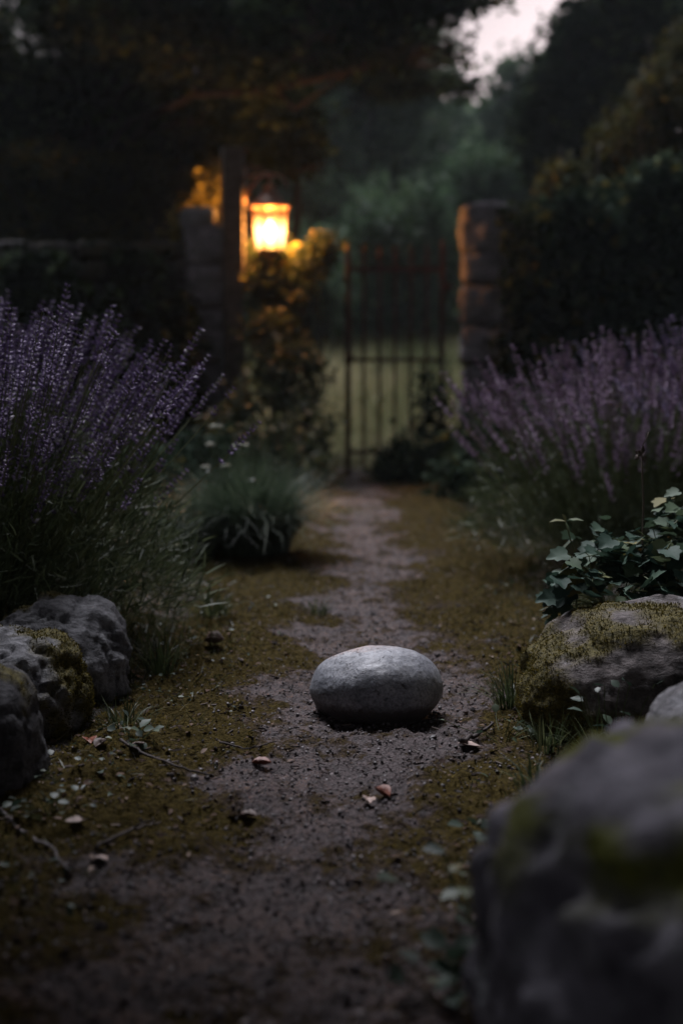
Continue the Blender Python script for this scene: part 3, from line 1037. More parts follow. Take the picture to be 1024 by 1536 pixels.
def stalk_variant(seed, L, lod=0):
    """curved stem with interrupted whorls of buds; returns V, tri faces, mat idx, rnd"""
    r = np.random.default_rng(seed)
    bow = r.normal(0, 0.05, 2)
    m = 6
    tt = np.linspace(0, 1, m)
    pts = np.stack([bow[0] * L * np.sin(tt * 1.6) ** 2, bow[1] * L * np.sin(tt * 1.6) ** 2, L * tt], 1)
    Vs, Fs, Ms, As = [], [], [], []
    n = 0
    mb = MB().tube(pts, np.linspace(0.0021, 0.0011, m), 3, cap=False)
    Vt = mb.V[0]
    Ft = mb.F4[0]
    Ft = np.concatenate([Ft[:, [0, 1, 2]], Ft[:, [0, 2, 3]]])
    Vs.append(Vt); Fs.append(Ft); Ms.append(np.zeros(len(Ft))); As.append(np.full(len(Vt), r.random()))
    n = len(Vt)
    sl = r.uniform(0.06, 0.12)
    nw = int(sl / 0.0098)
    zs = list(L - sl + sl * np.arange(nw) / (nw - 1.0))
    if r.random() < 0.6:
        zs = [L - sl - r.uniform(0.018, 0.035)] + zs
    for k, zz in enumerate(zs):
        f = zz / L
        c0 = np.array([np.interp(f, tt, pts[:, 0]), np.interp(f, tt, pts[:, 1]), zz])
        taper = 1 - 0.45 * (k / len(zs)) ** 2
        nb = 6 if lod == 0 else 4
        if r.random() < 0.08:
            continue
        ph = r.random() * 6.28
        for j in range(nb):
            a = ph + j * 6.283 / nb + r.normal(0, 0.25)
            d = np.array([math.cos(a), math.sin(a), r.uniform(0.5, 1.3)])
            bl_ = (0.0105 if lod == 0 else 0.0125) * taper * r.uniform(0.7, 1.25)
            v, fcs = bud_mesh(c0 + np.array([math.cos(a), math.sin(a), 0]) * 0.001, d, bl_, bl_ * 0.27)
            Vs.append(v); Fs.append(fcs + n); n += len(v)
            Ms.append(np.ones(8)); As.append(np.full(len(v), np.clip(r.normal(0.4, 0.22) + (0.35 if r.random() < 0.12 else 0), 0, 1)))
    return np.concatenate(Vs), np.concatenate(Fs), np.concatenate(Ms), np.concatenate(As)


M_lavstem = leaf_mat('lavender_stems', [(0, (0.09, 0.115, 0.05)), (1, (0.22, 0.24, 0.115))], 0.1)
M_lavbud = leaf_mat('lavender_buds', [(0.0, (0.07, 0.05, 0.11)), (0.5, (0.24, 0.175, 0.345)), (0.85, (0.44, 0.36, 0.54)), (1.0, (0.6, 0.56, 0.64))], 0.2, 0.6, 0.2)
M_lavbud2 = leaf_mat('mauve_lavender_buds', [(0.0, (0.09, 0.055, 0.11)), (0.5, (0.36, 0.235, 0.39)), (0.85, (0.55, 0.42, 0.57)), (1.0, (0.6, 0.52, 0.6))], 0.2, 0.6, 0.2)
M_lavleaf = leaf_mat('lavender_leaves', [(0, (0.03, 0.045, 0.022)), (0.6, (0.085, 0.115, 0.055)), (1, (0.17, 0.205, 0.11))], 0.2)
VARL = [0.66, 0.60, 0.52, 0.42]
VAR = [[stalk_variant(100 + 7 * i + s, L) for s in range(4)] for i, L in enumerate(VARL)]
VARLO = [[stalk_variant(300 + 7 * i + s, L, 1) for s in range(4)] for i, L in enumerate(VARL)]


def lavender(label, c, nst, seed, Rb=0.16, tilt=52, hs=1.0, mats=None, lean=(0, 0), nind=100, leaves=5000, group='lavender bushes beside the path', skirt=0.03):
    cz = gz(c[0], c[1])
    root = thing('lavender_bush', label, 'lavender', (c[0], c[1], cz), group=group)
    r = np.random.default_rng(seed)
    mats = mats or [M_lavstem, M_lavbud]
    info = []
    for k in range(nst):
        th = R(tilt) * math.sqrt(r.random()) * (1 if r.random() < 0.85 else 1.25)
        ph = r.random() * 6.283
        dx, dy = math.sin(th) * math.cos(ph) + lean[0], math.sin(th) * math.sin(ph) + lean[1]
        d = np.array([dx, dy, math.cos(th)])
        d /= np.linalg.norm(d)
        vi = min(3, int(r.choice([0, 0, 0, 1, 1, 2, 2, 3, 3])))
        sc = hs * r.uniform(0.88, 1.08)
        bx, by = Rb * dx * 1.2 + r.normal(0, 0.04), Rb * dy * 1.2 + r.normal(0, 0.04)
        q = Vector((0, 0, 1)).rotation_difference(Vector(d)) @ Quaternion((0, 0, 1), r.random() * 6.28)
        tip = np.array([bx, by, 0]) + d * VARL[vi] * sc
        info.append((np.array([bx, by, 0.0]), q, sc, vi, int(r.integers(4)), tip))
    # most visible first: highest, then nearest to the camera
    order = sorted(range(nst), key=lambda i: -(info[i][5][2] * 1.2 - info[i][5][1]))
    cache = {}
    for i in order[:nind]:
        b, q, sc, vi, s, tip = info[i]
        key = (vi, s)
        if key not in lav_cache.setdefault(id(mats[1]), {}):
            V, Fc, Mi, A = VAR[vi][s]
            o = mesh_obj('flower_stalk', V, Fc, mats, root, Mi, {'rnd': A}, smooth=False)
            lav_cache[id(mats[1])][key] = o.data
        else:
            o = bpy.data.objects.new('flower_stalk', lav_cache[id(mats[1])][key])
            COL.objects.link(o)
            o.parent = root
        o.location = b
        o.rotation_mode = 'QUATERNION'
        o.rotation_quaternion = q
        o.scale = (sc, sc, sc)
    Vs, Fs, Ms, As, n = [], [], [], [], 0
    for i in order[nind:]:
        b, q, sc, vi, s, tip = info[i]
        V, Fc, Mi, A = VARLO[vi][s]
        Mq = np.array(q.to_matrix())
        Vs.append(V @ Mq.T * sc + b)
        Fs.append(Fc + n)
        n += len(V)
        Ms.append(Mi)
        As.append(A)
    if Vs:
        o = mesh_obj('flower_stalks', np.concatenate(Vs), np.concatenate(Fs), mats, root, np.concatenate(Ms), {'rnd': np.concatenate(As)}, smooth=False)
        o['kind'] = 'stuff'
    # foliage: narrow leaves along radiating shoots, filling the lower dome
    m = leaves
    ph = r.random(m) * 6.283
    el = np.arcsin(r.random(m) ** 1.1)
    rr = r.random(m) ** 0.45
    Rf, Hf = (Rb + 0.20 + skirt) * hs, 0.46 * hs
    P = np.stack([Rf * rr * np.cos(el) * np.cos(ph), Rf * rr * np.cos(el) * np.sin(ph), 0.01 + Hf * rr * np.sin(el)], 1)
    P *= (1 + 0.16 * fbm(P * 7, 2, seed))[:, None]
    d = np.stack([np.cos(ph) * 0.7, np.sin(ph) * 0.7, 0.75 + 0 * ph], 1) + r.normal(size=(m, 3)) * 0.5
    scatter('foliage', M_lavleaf, P, frame_mats(d, r.random(m) * 6.28), r.uniform(0.028, 0.075, m), T_BLADE, root, xs=r.uniform(0.04, 0.07, m))
    return root


lav_cache = {}
lavender('nearest lavender bush on the left, purple spikes leaning over the grey boulder', (-0.92, 3.36), 640, 1, 0.24, 33, 1.08, lean=(0.07, -0.08), leaves=20000, skirt=0.10)
lavender('tall lavender bush at the left edge, behind the nearest one', (-1.16, 3.95), 320, 2, 0.22, 34, 1.16, lean=(0.06, 0), leaves=5000)
lavender('mauve lavender bush at the right of the path, its left side nearest the gate', (0.98, 4.7), 600, 3, 0.30, 38, 1.0, [M_lavstem, M_lavbud2], lean=(0.0, -0.03), leaves=16000, skirt=0.08)
lavender('blue-purple lavender bush at the right edge behind the ivy', (1.42, 4.75), 420, 4, 0.24, 42, 1.12, leaves=8000)

# ------------------------------------------------------------------ BOULDERS
def boulder(label, c, rad, seed, mat, sub=6, mossf=None, fuzz=0, rz=0.0, strata=0.0, p=2.6, rough=0.14, group=None, mossmat=None, rough2=0.035):
    root = thing('boulder', label, 'boulder', (c[0], c[1], c[2]), rz, group=group)
    V, F = ico(sub)
    k = (np.abs(V) ** p).sum(1) ** (-1 / p)
    v = V * k[:, None]
    n1 = fbm(v * 1.3 + seed * 3.7, 3, seed)
    n2 = fbm(v * np.array([4, 4, 4.0]) + seed, 4, seed + 3)
    rid = 1 - np.abs(fbm(v * 2.4 + seed * 1.7, 4, seed + 8)) * 2
    r = 1 + rough * n1 * 1.3 + rough2 * 1.6 * n2 - rough * 0.5 * np.clip(rid - 0.72, 0, 1) * 3
    if strata:
        r = r + strata * np.sin(v[:, 2] * 14 + 3 * n1 * 3 + v[:, 0] * 4)
    n3 = fbm(v * 14 + seed, 3, seed + 6)
    r = r + 0.010 * n3
    v = v * r[:, None] * np.array(rad)
    # vertex normals approx for moss mask
    up = V[:, 2]
    mo = np.zeros(len(v))
    if mossf:
        q = fbm(v * 9 + seed * 2, 4, seed + 20)
        mo = np.clip(mossf(V, v, q), 0, 1)
        v = v + V * (mo * (0.006 + 0.006 * fbm(v * 60, 2, 5)))[:, None]
    mesh_obj('rock', v, F, mat, root, attr={'moss': mo})
    if fuzz and mossf:
        r_ = np.random.default_rng(seed)
        tri = F[r_.integers(len(F), size=fuzz * 3)]
        w = r_.dirichlet((1, 1, 1), len(tri))
        P = (v[tri] * w[:, :, None]).sum(1)
        mm = (mo[tri] * w).sum(1)
        nn = (V[tri] * w[:, :, None]).sum(1)
        nn = nn / np.array(rad) ** 1.0
        nn /= np.linalg.norm(nn, axis=1)[:, None]
        keep = mm > r_.random(len(mm)) * 0.7 + 0.15
        P, nn = P[keep][:fuzz], nn[keep][:fuzz]
        d = nn + r_.normal(size=P.shape) * 0.5
        o = scatter('moss', mossmat or M_moss, P, frame_mats(d, r_.random(len(P)) * 6.28), r_.uniform(0.0022, 0.0055, len(P)), T_BLADE, root, xs=0.4)
    return root


M_moss = leaf_mat('moss', [(0, (0.022, 0.02, 0.005)), (0.6, (0.065, 0.055, 0.011)), (1, (0.17, 0.13, 0.025))], 0.3, 0.9, 0.05)
M_moss_green = leaf_mat('green_moss', [(0, (0.08, 0.09, 0.01)), (0.6, (0.22, 0.23, 0.025)), (1, (0.36, 0.34, 0.05))], 0.3)
M_rock_grey = rock_mat('grey_boulder', (0.03, 0.03, 0.033), (0.30, 0.30, 0.32), lichen=0.7, bump=1.7)
M_rock_brown = rock_mat('brown_boulder', (0.03, 0.025, 0.024), (0.22, 0.19, 0.185), lichen=0.45, bump=1.5)
M_rock_blue = rock_mat('blue_grey_boulder', (0.03, 0.028, 0.034), (0.42, 0.40, 0.46), moss=((0.05, 0.06, 0.008), (0.16, 0.17, 0.02)), scale=0.45, lichen=0.8, bump=1.3)
M_rock_dark = rock_mat('dark_boulder', (0.018, 0.018, 0.02), (0.09, 0.088, 0.098), lichen=0.25, bump=1.4)

# right mossy boulder
boulder('round boulder with thick yellow-green moss on its left flank, right of the path', (0.60, 2.62, 0.01), (0.265, 0.24, 0.215), 21, M_rock_brown,
        mossf=lambda V, v, q: sstep(-0.1, 0.4, -V[:, 0] * 0.6 + 0.16 - 0.65 * V[:, 2] + q * 2.0) * 0.95, fuzz=30000, rough=0.06, strata=0.008, p=2.6)
# small grey boulder behind the big one
boulder('small pale grey boulder between the mossy boulder and the huge blurred rock', (0.565, 1.95, 0.085), (0.14, 0.14, 0.14), 12, M_rock_grey, sub=5, rough=0.12)
# foreground
boulder('huge out-of-focus rock with a moss patch in the lower right corner', (0.455, 1.16, 0.05), (0.335, 0.27, 0.30), 13, M_rock_blue,
        mossf=lambda V, v, q: sstep(0.15, 0.5, 1.02 - np.abs(v[:, 2] - 0.235) * 9 - np.abs(v[:, 0] + 0.06) * 3.0 + q * 0.9) * (V[:, 1] < 0.3), fuzz=12000, mossmat=M_moss_green, p=3.3, rough=0.11, rough2=0.055)
# left group
boulder('grey rugged boulder at the foot of the left lavender, rightmost of its row', (-0.58, 2.88, 0.04), (0.145, 0.17, 0.145), 14, M_rock_grey,
        mossf=lambda V, v, q: sstep(0.15, 0.5, q * 1.8 - 0.3 * V[:, 2] - V[:, 0] * 0.5 - 0.1), fuzz=4000, rough=0.14, strata=0.018, rough2=0.05)
boulder('middle boulder of the left row with hanging dark moss over its right side', (-0.62, 2.56, 0.035), (0.155, 0.18, 0.15), 15, M_rock_grey,
        mossf=lambda V, v, q: sstep(0.05, 0.4, q * 1.3 + V[:, 0] * 0.5 - 0.25 * V[:, 2] + 0.05), fuzz=10000, rough=0.13, strata=0.015, rough2=0.05)
boulder('dark smooth boulder cut by the left edge, nearest of its row', (-0.625, 2.22, 0.03), (0.145, 0.17, 0.165), 16, M_rock_dark,
        mossf=lambda V, v, q: sstep(0.2, 0.6, q * 1.2 + V[:, 2] * 0.35 - 0.2), fuzz=2500, rough=0.10, rough2=0.03)

# ------------------------------------------------------------------ HERO STONE
m, t, out = new_mat('smooth_grey_stone')
L = t.links.new
tc = N(t, 'ShaderNodeTexCoord')
n1 = N(t, 'ShaderNodeTexNoise', Scale=14.0, Detail=8.0, Roughness=0.7)
n2 = N(t, 'ShaderNodeTexNoise', Scale=150.0, Detail=5.0, Roughness=0.85)
n3 = N(t, 'ShaderNodeTexNoise', Scale=26.0, Detail=6.0, Roughness=0.8, Distortion=1.2)
vo = N(t, 'ShaderNodeTexVoronoi', Scale=17.0, feature='DISTANCE_TO_EDGE')
for n in (n1, n2, n3):
    L(tc.outputs['Object'], n.inputs['Vector'])
mxv = N(t, 'ShaderNodeMix', data_type='VECTOR')
mxv.inputs['Factor'].default_value = 0.12
L(tc.outputs['Object'], mxv.inputs['A'])
L(n1.outputs['Color'], mxv.inputs['B'])
L(mxv.outputs['Result'], vo.inputs['Vector'])
base = ramp(t, n1.outputs['Fac'], [(0.32, (0.12, 0.13, 0.15)), (0.5, (0.23, 0.24, 0.27)), (0.68, (0.36, 0.365, 0.385))])
sp = ramp(t, n2.outputs['Fac'], [(0.36, (0.35, 0.35, 0.36)), (0.5, (1.0, 1.0, 1.0)), (0.66, (1.6, 1.6, 1.6))])
mg = N(t, 'ShaderNodeMix', data_type='RGBA', blend_type='MULTIPLY')
mg.inputs['Factor'].default_value = 0.85
L(base, mg.inputs['A'])
L(sp, mg.inputs['B'])
cr = ramp(t, vo.outputs['Distance'], [(0.0, (1, 1, 1)), (0.022, (0, 0, 0))])
crm = ramp(t, n3.outputs['Fac'], [(0.52, (0, 0, 0)), (0.58, (1, 1, 1))])
cm = N(t, 'ShaderNodeMath', operation='MULTIPLY')
L(cr, cm.inputs[0])
L(crm, cm.inputs[1])
pit = ramp(t, n3.outputs['Fac'], [(0.30, (1, 1, 1)), (0.35, (0, 0, 0))])
ca = N(t, 'ShaderNodeMath', operation='MAXIMUM')
L(cm.outputs[0], ca.inputs[0])
L(pit, ca.inputs[1])
mk = N(t, 'ShaderNodeMix', data_type='RGBA')
L(ca.outputs[0], mk.inputs['Factor'])
L(mg.outputs['Result'], mk.inputs['A'])
mk.inputs['B'].default_value = (0.05, 0.05, 0.055, 1)
sxyz = N(t, 'ShaderNodeSeparateXYZ')
L(tc.outputs['Object'], sxyz.inputs[0])
dm = N(t, 'ShaderNodeMath', operation='MULTIPLY_ADD')
L(n3.outputs['Fac'], dm.inputs[0])
dm.inputs[1].default_value = 0.05
L(sxyz.outputs['Z'], dm.inputs[2])
dirt = ramp(t, dm.outputs[0], [(0.0, (0.8, 0.8, 0.8)), (0.012, (0, 0, 0))])
mk2 = N(t, 'ShaderNodeMix', data_type='RGBA')
L(dirt, mk2.inputs['Factor'])
L(mk.outputs['Result'], mk2.inputs['A'])
mk2.inputs['B'].default_value = (0.06, 0.048, 0.042, 1)
p = N(t, 'ShaderNodeBsdfPrincipled', Roughness=0.45)
p.inputs['Specular IOR Level'].default_value = 0.45
L(mk2.outputs['Result'], p.inputs['Base Color'])
b1 = N(t, 'ShaderNodeBump', Strength=0.35, Distance=0.008)
L(n3.outputs['Fac'], b1.inputs['Height'])
b2 = N(t, 'ShaderNodeBump', Strength=0.35, Distance=0.002)
L(n2.outputs['Fac'], b2.inputs['Height'])
L(b1.outputs[0], b2.inputs['Normal'])
b3 = N(t, 'ShaderNodeBump', Strength=0.8, Distance=0.004, invert=True)
L(ca.outputs[0], b3.inputs['Height'])
L(b2.outputs[0], b3.inputs['Normal'])
L(b3.outputs[0], p.inputs['Normal'])
L(p.outputs[0], out.inputs[0])
V, F = ico(6)
v = V * np.array([0.127, 0.105, 0.080])
v[:, 2] += 0.007 * (V[:, 0] * 0.8) * (V[:, 2] > -0.3) * np.clip(V[:, 2] + 0.3, 0, 1)
v[:, 2] = np.where(v[:, 2] < -0.056, -0.056 + (v[:, 2] + 0.056) * 0.6, v[:, 2])
v[:, 1] *= 1 + 0.06 * V[:, 0]
v[:, 0] = np.where(V[:, 0] > 0, v[:, 0] * 0.985, v[:, 0] * 1.015)
v += V * (0.0065 * fbm(V * 1.4 + 3, 2, 2) + 0.0011 * fbm(V * 7, 3, 4) + 0.0004 * fbm(V * 30, 2, 6))[:, None]
sx, sy = 0.068, 2.69
st = mesh_obj('smooth_stone', v, F, m, loc=(sx, sy, 0.0))
st.location.z = gz(sx, sy) + 0.054
st.rotation_euler = (0, 0, R(-5))
tag(st, 'smooth grey egg-shaped stone lying alone in the middle of the path', 'stone')

# ------------------------------------------------------------------ IVY over the mossy boulder (in focus)
def leafy_vine(name, label, base, spots, seed, mat, leafsize=(0.035, 0.06), per_blob=30):
    base = np.array(base)
    root = thing(name, label, 'plant', base)
    r = np.random.default_rng(seed)
    P, D, Sz = [], [], []
    mb = MB()
    for (x, y, z_, rx, ry, rz_, n) in spots:
        n = int(n * 2.3)
        c = np.array([x, y, z_]) - base
        q = branch_pts((r.normal(0, 0.05), 0.06 + r.normal(0, 0.05), 0), c, 7, sag=0.1, wob=0.3, seed=int(seed + n * 3 + x * 100))
        mb.tube(q, np.linspace(0.003, 0.0018, 7), 5)
        for k in range(n):
            pt = c + r.normal(size=3) * np.array([rx, ry, rz_]) * 0.55
            j = r.integers(3, 7)
            d = np.array([r.normal(0, 0.7) - 0.25, r.normal(0, 0.6) - 0.5, -0.15 + r.normal(0, 0.3)])
            mb.tube(branch_pts(q[j], pt, 4, sag=0.12, wob=0.1, seed=k), [0.0012] * 4, 3, cap=False)
            P.append(pt); D.append(d); Sz.append(r.uniform(*leafsize))
    P, D, Sz = np.array(P), np.array(D), np.array(Sz)
    mb.build('stems', M_stemgreen, root)
    fm = frame_mats(D, r.normal(size=len(P)) * 0.45)
    T, Fm = T_LOBED
    scatter('leaves', mat, P, fm, Sz, T_LOBED, root, rnd=np.clip(r.normal(0.5, 0.28, len(P)), 0, 1))
    return root


def sp_(px, py, Y, rw, rh, n):
    c = at(px, py, Y)
    s = Y / FPX
    return (c.x, c.y, c.z, rw * s, rw * s * 0.8, rh * s, n)


M_ivynear = leaf_mat('fresh_leaves', [(0.0, (0.025, 0.055, 0.042)), (0.55, (0.055, 0.10, 0.072)), (0.88, (0.10, 0.14, 0.075)), (1.0, (0.17, 0.15, 0.05))], 0.18, 0.6, 0.15)
leafy_vine('climbing_plant', 'broad-leaved green plant spilling over the top of the mossy boulder', (0.66, 2.95, gz(0.66, 2.95)),
           [sp_(990, 820, 2.85, 50, 40, 26), sp_(930, 850, 2.8, 45, 30, 24), sp_(870, 865, 2.75, 40, 25, 16), sp_(1010, 780, 2.95, 40, 25, 16), sp_(838, 905, 2.85, 24, 25, 9),
            sp_(1000, 870, 2.8, 40, 30, 16), sp_(900, 815, 2.95, 40, 22, 12), sp_(960, 890, 2.75, 40, 22, 10)], 91, M_ivynear, (0.024, 0.05))
# sapling sprig
b = at(880, 860, 2.8)
sg = thing('seedling', 'thin upright sprig with four leaves at its tip, left of the broad-leaved plant', 'plant', (b.x, b.y, b.z - 0.05))
tipp = at(848, 782, 2.8)
rel = np.array(tipp) - np.array(sg.location)
MB().tube(branch_pts((0, 0, -0.1), rel, 8, wob=0.15, seed=4), np.linspace(0.003, 0.0014, 8), 5).build('stem', M_stemgreen, sg)
P = np.tile(rel, (5, 1))
D = np.array([[-1, -0.1, 0.05], [0.9, -0.1, 0.12], [0.25, -0.6, -0.5], [-0.35, 0.2, 0.9], [0.5, -0.4, 0.1]])
scatter('leaves', M_ivynear, P, frame_mats(D, np.array([0.2, -0.2, 0.1, 0.5, 0.3])), np.array([0.034, 0.036, 0.026, 0.018, 0.022]), T_OVAL, sg, rnd=np.array([0.95, 0.9, 0.8, 0.95, 0.7]), xs=0.7)
# dead stalk
b = at(965, 900, 2.9)
ds = thing('dried_stalk', 'tall dead flower stalk with a withered brown head beside the broad-leaved plant', 'plant', (b.x, b.y, b.z - 0.1))
M_dry = plain_mat('dry_stalk', (0.09, 0.065, 0.05), 0.8, nscale=80)
hd = np.array(at(962, 682, 2.9)) - np.array(ds.location)
tp2 = np.array(at(972, 648, 2.9)) - np.array(ds.location)
MB().tube(branch_pts((0, 0, 0), hd, 10, wob=0.05, seed=3), np.linspace(0.003, 0.0017, 10), 5).tube(np.array([hd, hd + [0.001, 0, 0.02], (hd + tp2) / 2 + [0.004, 0, 0.012], tp2]), 0.0012, 4).build('stem', M_dry, ds)
r = np.random.default_rng(5)
P = np.tile(hd, (12, 1)) + r.normal(size=(12, 3)) * 0.003
scatter('withered_head', M_dry, P, frame_mats(r.normal(size=(12, 3)) * [1, 1, 0.7], r.random(12) * 6), r.uniform(0.010, 0.02, 12), T_OVAL, ds)

# ------------------------------------------------------------------ GRASS TUFT and WHITE FLOWERS, left middle
def tuft(name, label, c, n, h, rad, seed, mat, w=0.006, droop=1.0, group=None, cat='grass tuft', fan=0.9):
    root = thing(name, label, cat, (c[0], c[1], gz(*c)), group=group)
    r = np.random.default_rng(seed)
    seg = 5
    ph = r.random(n) * 6.283
    out = np.abs(r.normal(0.5, 0.36, n)) * fan
    L = h * r.uniform(0.65, 1.2, n)
    b = np.stack([np.cos(ph), np.sin(ph)], 1) * (rad * r.random(n) ** 0.5)[:, None]
    V = np.zeros((n, (seg + 1) * 2, 3))
    side = np.stack([-np.sin(ph), np.cos(ph)], 1)
    tw = r.normal(0, 0.45, n)
    ph0 = ph
    for k in range(seg + 1):
        t_ = k / seg
        ph = ph0 + tw * t_
        horiz = L * out * t_ ** 1.3
        vert = L * (t_ - droop * 0.55 * out * t_ ** 2.4)
        ww = w * (1 - t_ ** 2 * 0.95) * 0.5
        for s, sg_ in ((0, -1), (1, 1)):
            V[:, k * 2 + s, 0] = b[:, 0] + np.cos(ph) * horiz + side[:, 0] * sg_ * ww
            V[:, k * 2 + s, 1] = b[:, 1] + np.sin(ph) * horiz + side[:, 1] * sg_ * ww
            V[:, k * 2 + s, 2] = vert - 0.005
    Ft = np.array([[2 * k, 2 * k + 1, 2 * k + 3, 2 * k + 2] for k in range(seg)])
    FF = (Ft[None] + (np.arange(n) * (seg + 1) * 2)[:, None, None]).reshape(-1, 4)
    mesh_obj('blades', V.reshape(-1, 3), FF, mat, root, attr={'rnd': np.repeat(r.random(n), (seg + 1) * 2)})
    return root


M_grass = leaf_mat('grass_blades', [(0, (0.02, 0.03, 0.012)), (0.6, (0.05, 0.07, 0.03)), (1, (0.12, 0.13, 0.06))], 0.3)
M_silver = leaf_mat('grey_green_blades', [(0, (0.03, 0.05, 0.03)), (0.6, (0.08, 0.115, 0.07)), (1, (0.15, 0.19, 0.12))], 0.25)
tuft('grass_clump', 'rounded arching grey-green grass clump left of the path below the white flowers', (-0.32, 5.0), 2800, 0.37, 0.14, 31, M_silver, 0.0036, 1.15, fan=0.95)
tuft('grass_clump', 'smaller grass clump close behind the first lavender, left of the path', (-0.52, 4.9), 350, 0.24, 0.08, 32, M_silver, 0.006, 1.1)

wf = thing('white_flower_plant', 'slender plant with small white flower heads above the grass clump', 'flower', (-0.42, 5.0, gz(-0.42, 5.0)))
M_white = leaf_mat('white_petals', [(0, (0.35, 0.38, 0.30)), (1, (0.62, 0.62, 0.52))], 0.3)
heads = [(325, 640, 11), (362, 668, 9), (353, 672, 7), (338, 700, 6), (316, 668, 6), (308, 702, 5)]
fl = MB()
sb = MB()
for k, (px, py, rr) in enumerate(heads):
    h_ = np.array(at(px, py, 5.0)) - np.array(wf.location)
    sb.tube(branch_pts((0.03 * math.sin(k), 0.02 * math.cos(k), -0.01), h_, 7, wob=0.15, seed=k + 3), np.linspace(0.003, 0.0015, 7), 4)
    r = np.random.default_rng(k)
    hb = MB()
    for j in range(16):
        a, q = r.random() * 6.28, math.sqrt(r.random()) * rr * 5.0 / FPX
        c0 = h_ + np.array([q * math.cos(a), q * math.sin(a), 0.004 * math.cos(q * 90) + r.normal(0, 0.0015)])
        V, F = ico(1)
        hb.add(V * 0.0085 * r.uniform(0.7, 1.2) * np.array([1, 1, 0.6]) + c0, F, r.random())
        sb.tube([h_ - [0, 0, 0.012], c0], 0.0007, 3, cap=False)
    hb.build('flower_head', M_white, wf)
sb.build('stems', M_stemgreen, wf)
r = np.random.default_rng(9)
P = np.stack([r.normal(0, 0.05, 70), r.normal(0, 0.05, 70), r.uniform(0.02, 0.3, 70)], 1)
scatter('leaves', M_silver, P, frame_mats(leaf_dirs(70, -0.1, r), r.random(70)), r.uniform(0.02, 0.045, 70), T_OVAL, wf)

# ------------------------------------------------------------------ SMALL GROUND PLANTS near boulders
for k, (x, y, n, h_, lab) in enumerate([(-0.385, 2.98, 90, 0.11, 'small grass tuft at the right foot of the rugged grey boulder'),
                                        (-0.40, 2.55, 60, 0.07, 'tiny grass tuft in front of the middle left boulder'),
                                        (0.33, 2.72, 120, 0.10, 'grass tuft at the left foot of the mossy boulder'),
                                        (0.36, 2.42, 80, 0.08, 'grass tuft in front of the mossy boulder'),
                                        (0.44, 2.36, 60, 0.10, 'sparse grass tuft between the mossy boulder and the huge rock'),
                                        (-0.33, 3.65, 90, 0.10, 'grass tuft on the moss at the edge of the left lavender'),
                                        (-0.07, 3.85, 50, 0.06, 'small grass tuft on the path well behind the smooth stone'),
                                        (0.30, 2.14, 60, 0.06, 'thin grass tuft just right of the path in front of the boulders')]):
    tuft('grass_tuft', lab, (x, y), n, h_, 0.035, 200 + k, M_grass, 0.003, 1.0, 'small grass tufts by the path')


M_weed = leaf_mat('weed_leaves', [(0, (0.018, 0.035, 0.024)), (0.7, (0.045, 0.075, 0.05)), (1, (0.09, 0.12, 0.07))], 0.2, 0.5)


def herb(label, c, n, h_, seed, size=(0.015, 0.03), mat=None, rad=0.04):
    root = thing('weed', label, 'weed', (c[0], c[1], gz(*c)), group='low weeds by the path')
    r = np.random.default_rng(seed)
    P = np.stack([r.normal(0, rad, n), r.normal(0, rad, n), r.uniform(0.01, h_, n)], 1)
    mb = MB()
    for q in P:
        mb.tube(branch_pts((q[0] * 0.3, q[1] * 0.3, -0.005), q, 4, wob=0.2, seed=1), 0.0009, 3, cap=False)
    mb.build('stems', M_stemgreen, root)
    d = np.concatenate([P[:, :2] * 12 + r.normal(size=(n, 2)) * 0.5, r.normal(0.15, 0.3, (n, 1))], 1)
    scatter('leaves', mat or M_weed, P, frame_mats(d, r.normal(size=n) * 0.4), r.uniform(*size, n), T_OVAL, root, xs=1.2)
    return root


herb('low leafy weed beside fallen leaves at the base of the left boulders', (-0.36, 2.40), 16, 0.03, 1)
herb('blurred green weed on the ground left of the huge rock', (0.16, 1.62), 26, 0.07, 2, (0.02, 0.035))
herb('blurred weed low against the left side of the huge rock, nearest the camera', (0.125, 1.40), 18, 0.06, 3, (0.025, 0.04), rad=0.025)
herb('leafy weed growing in front of the mossy boulder', (0.47, 2.34), 22, 0.12, 4)
herb('small weed between the smooth stone and the huge rock', (0.24, 1.95), 16, 0.04, 5)
herb('weed at the foot of the mossy boulder by the tuft', (0.29, 2.50), 14, 0.03, 6, (0.012, 0.022))
herb('weed on the left shoulder of the path ahead of the dark boulder', (-0.42, 2.02), 22, 0.03, 7, (0.010, 0.02))

# ------------------------------------------------------------------ GROUND LITTER: gravel, leaf litter, short grass, moss
def ground_pts(n, seed, y0=1.05, y1=8.5, xw=0.75, power=1.7, keep=None):
    r = np.random.default_rng(seed)
    y = y0 + (y1 - y0) * r.random(n) ** power
    x = pcx(y) + r.uniform(-xw, xw, n)
    if keep is not None:
        k = keep(x, y, r)
        x, y = x[k], y[k]
    return x, y, surf_z(x, y), r


M_gravel = leaf_mat('gravel_grains', [(0, (0.03, 0.025, 0.025)), (0.6, (0.08, 0.068, 0.07)), (0.93, (0.16, 0.14, 0.145)), (1, (0.32, 0.28, 0.28))], 0.0, 0.5)
x, y, z_, r = ground_pts(42000, 301, xw=0.55, power=1.9, keep=lambda x, y, r: moss_amount(x, y) < r.random(len(x)) * 1.1 + 0.05)
k = 900
ang = r.random(k) * 6.283
ee = 0.93 + np.abs(r.normal(0, 0.10, k))
xx, yy = 0.068 + 0.112 * ee * np.cos(ang), 2.69 + 0.092 * ee * np.sin(ang)
x, y = np.concatenate([x, xx]), np.concatenate([y, yy])
z_ = surf_z(x, y)
V, F = ico(1)
F1 = F
T = (V * np.array([1, 1, 0.6]), F1)
sz = 0.0012 + 0.0035 * r.random(len(x)) ** 3
sz[r.random(len(x)) < 0.006] *= 2.2
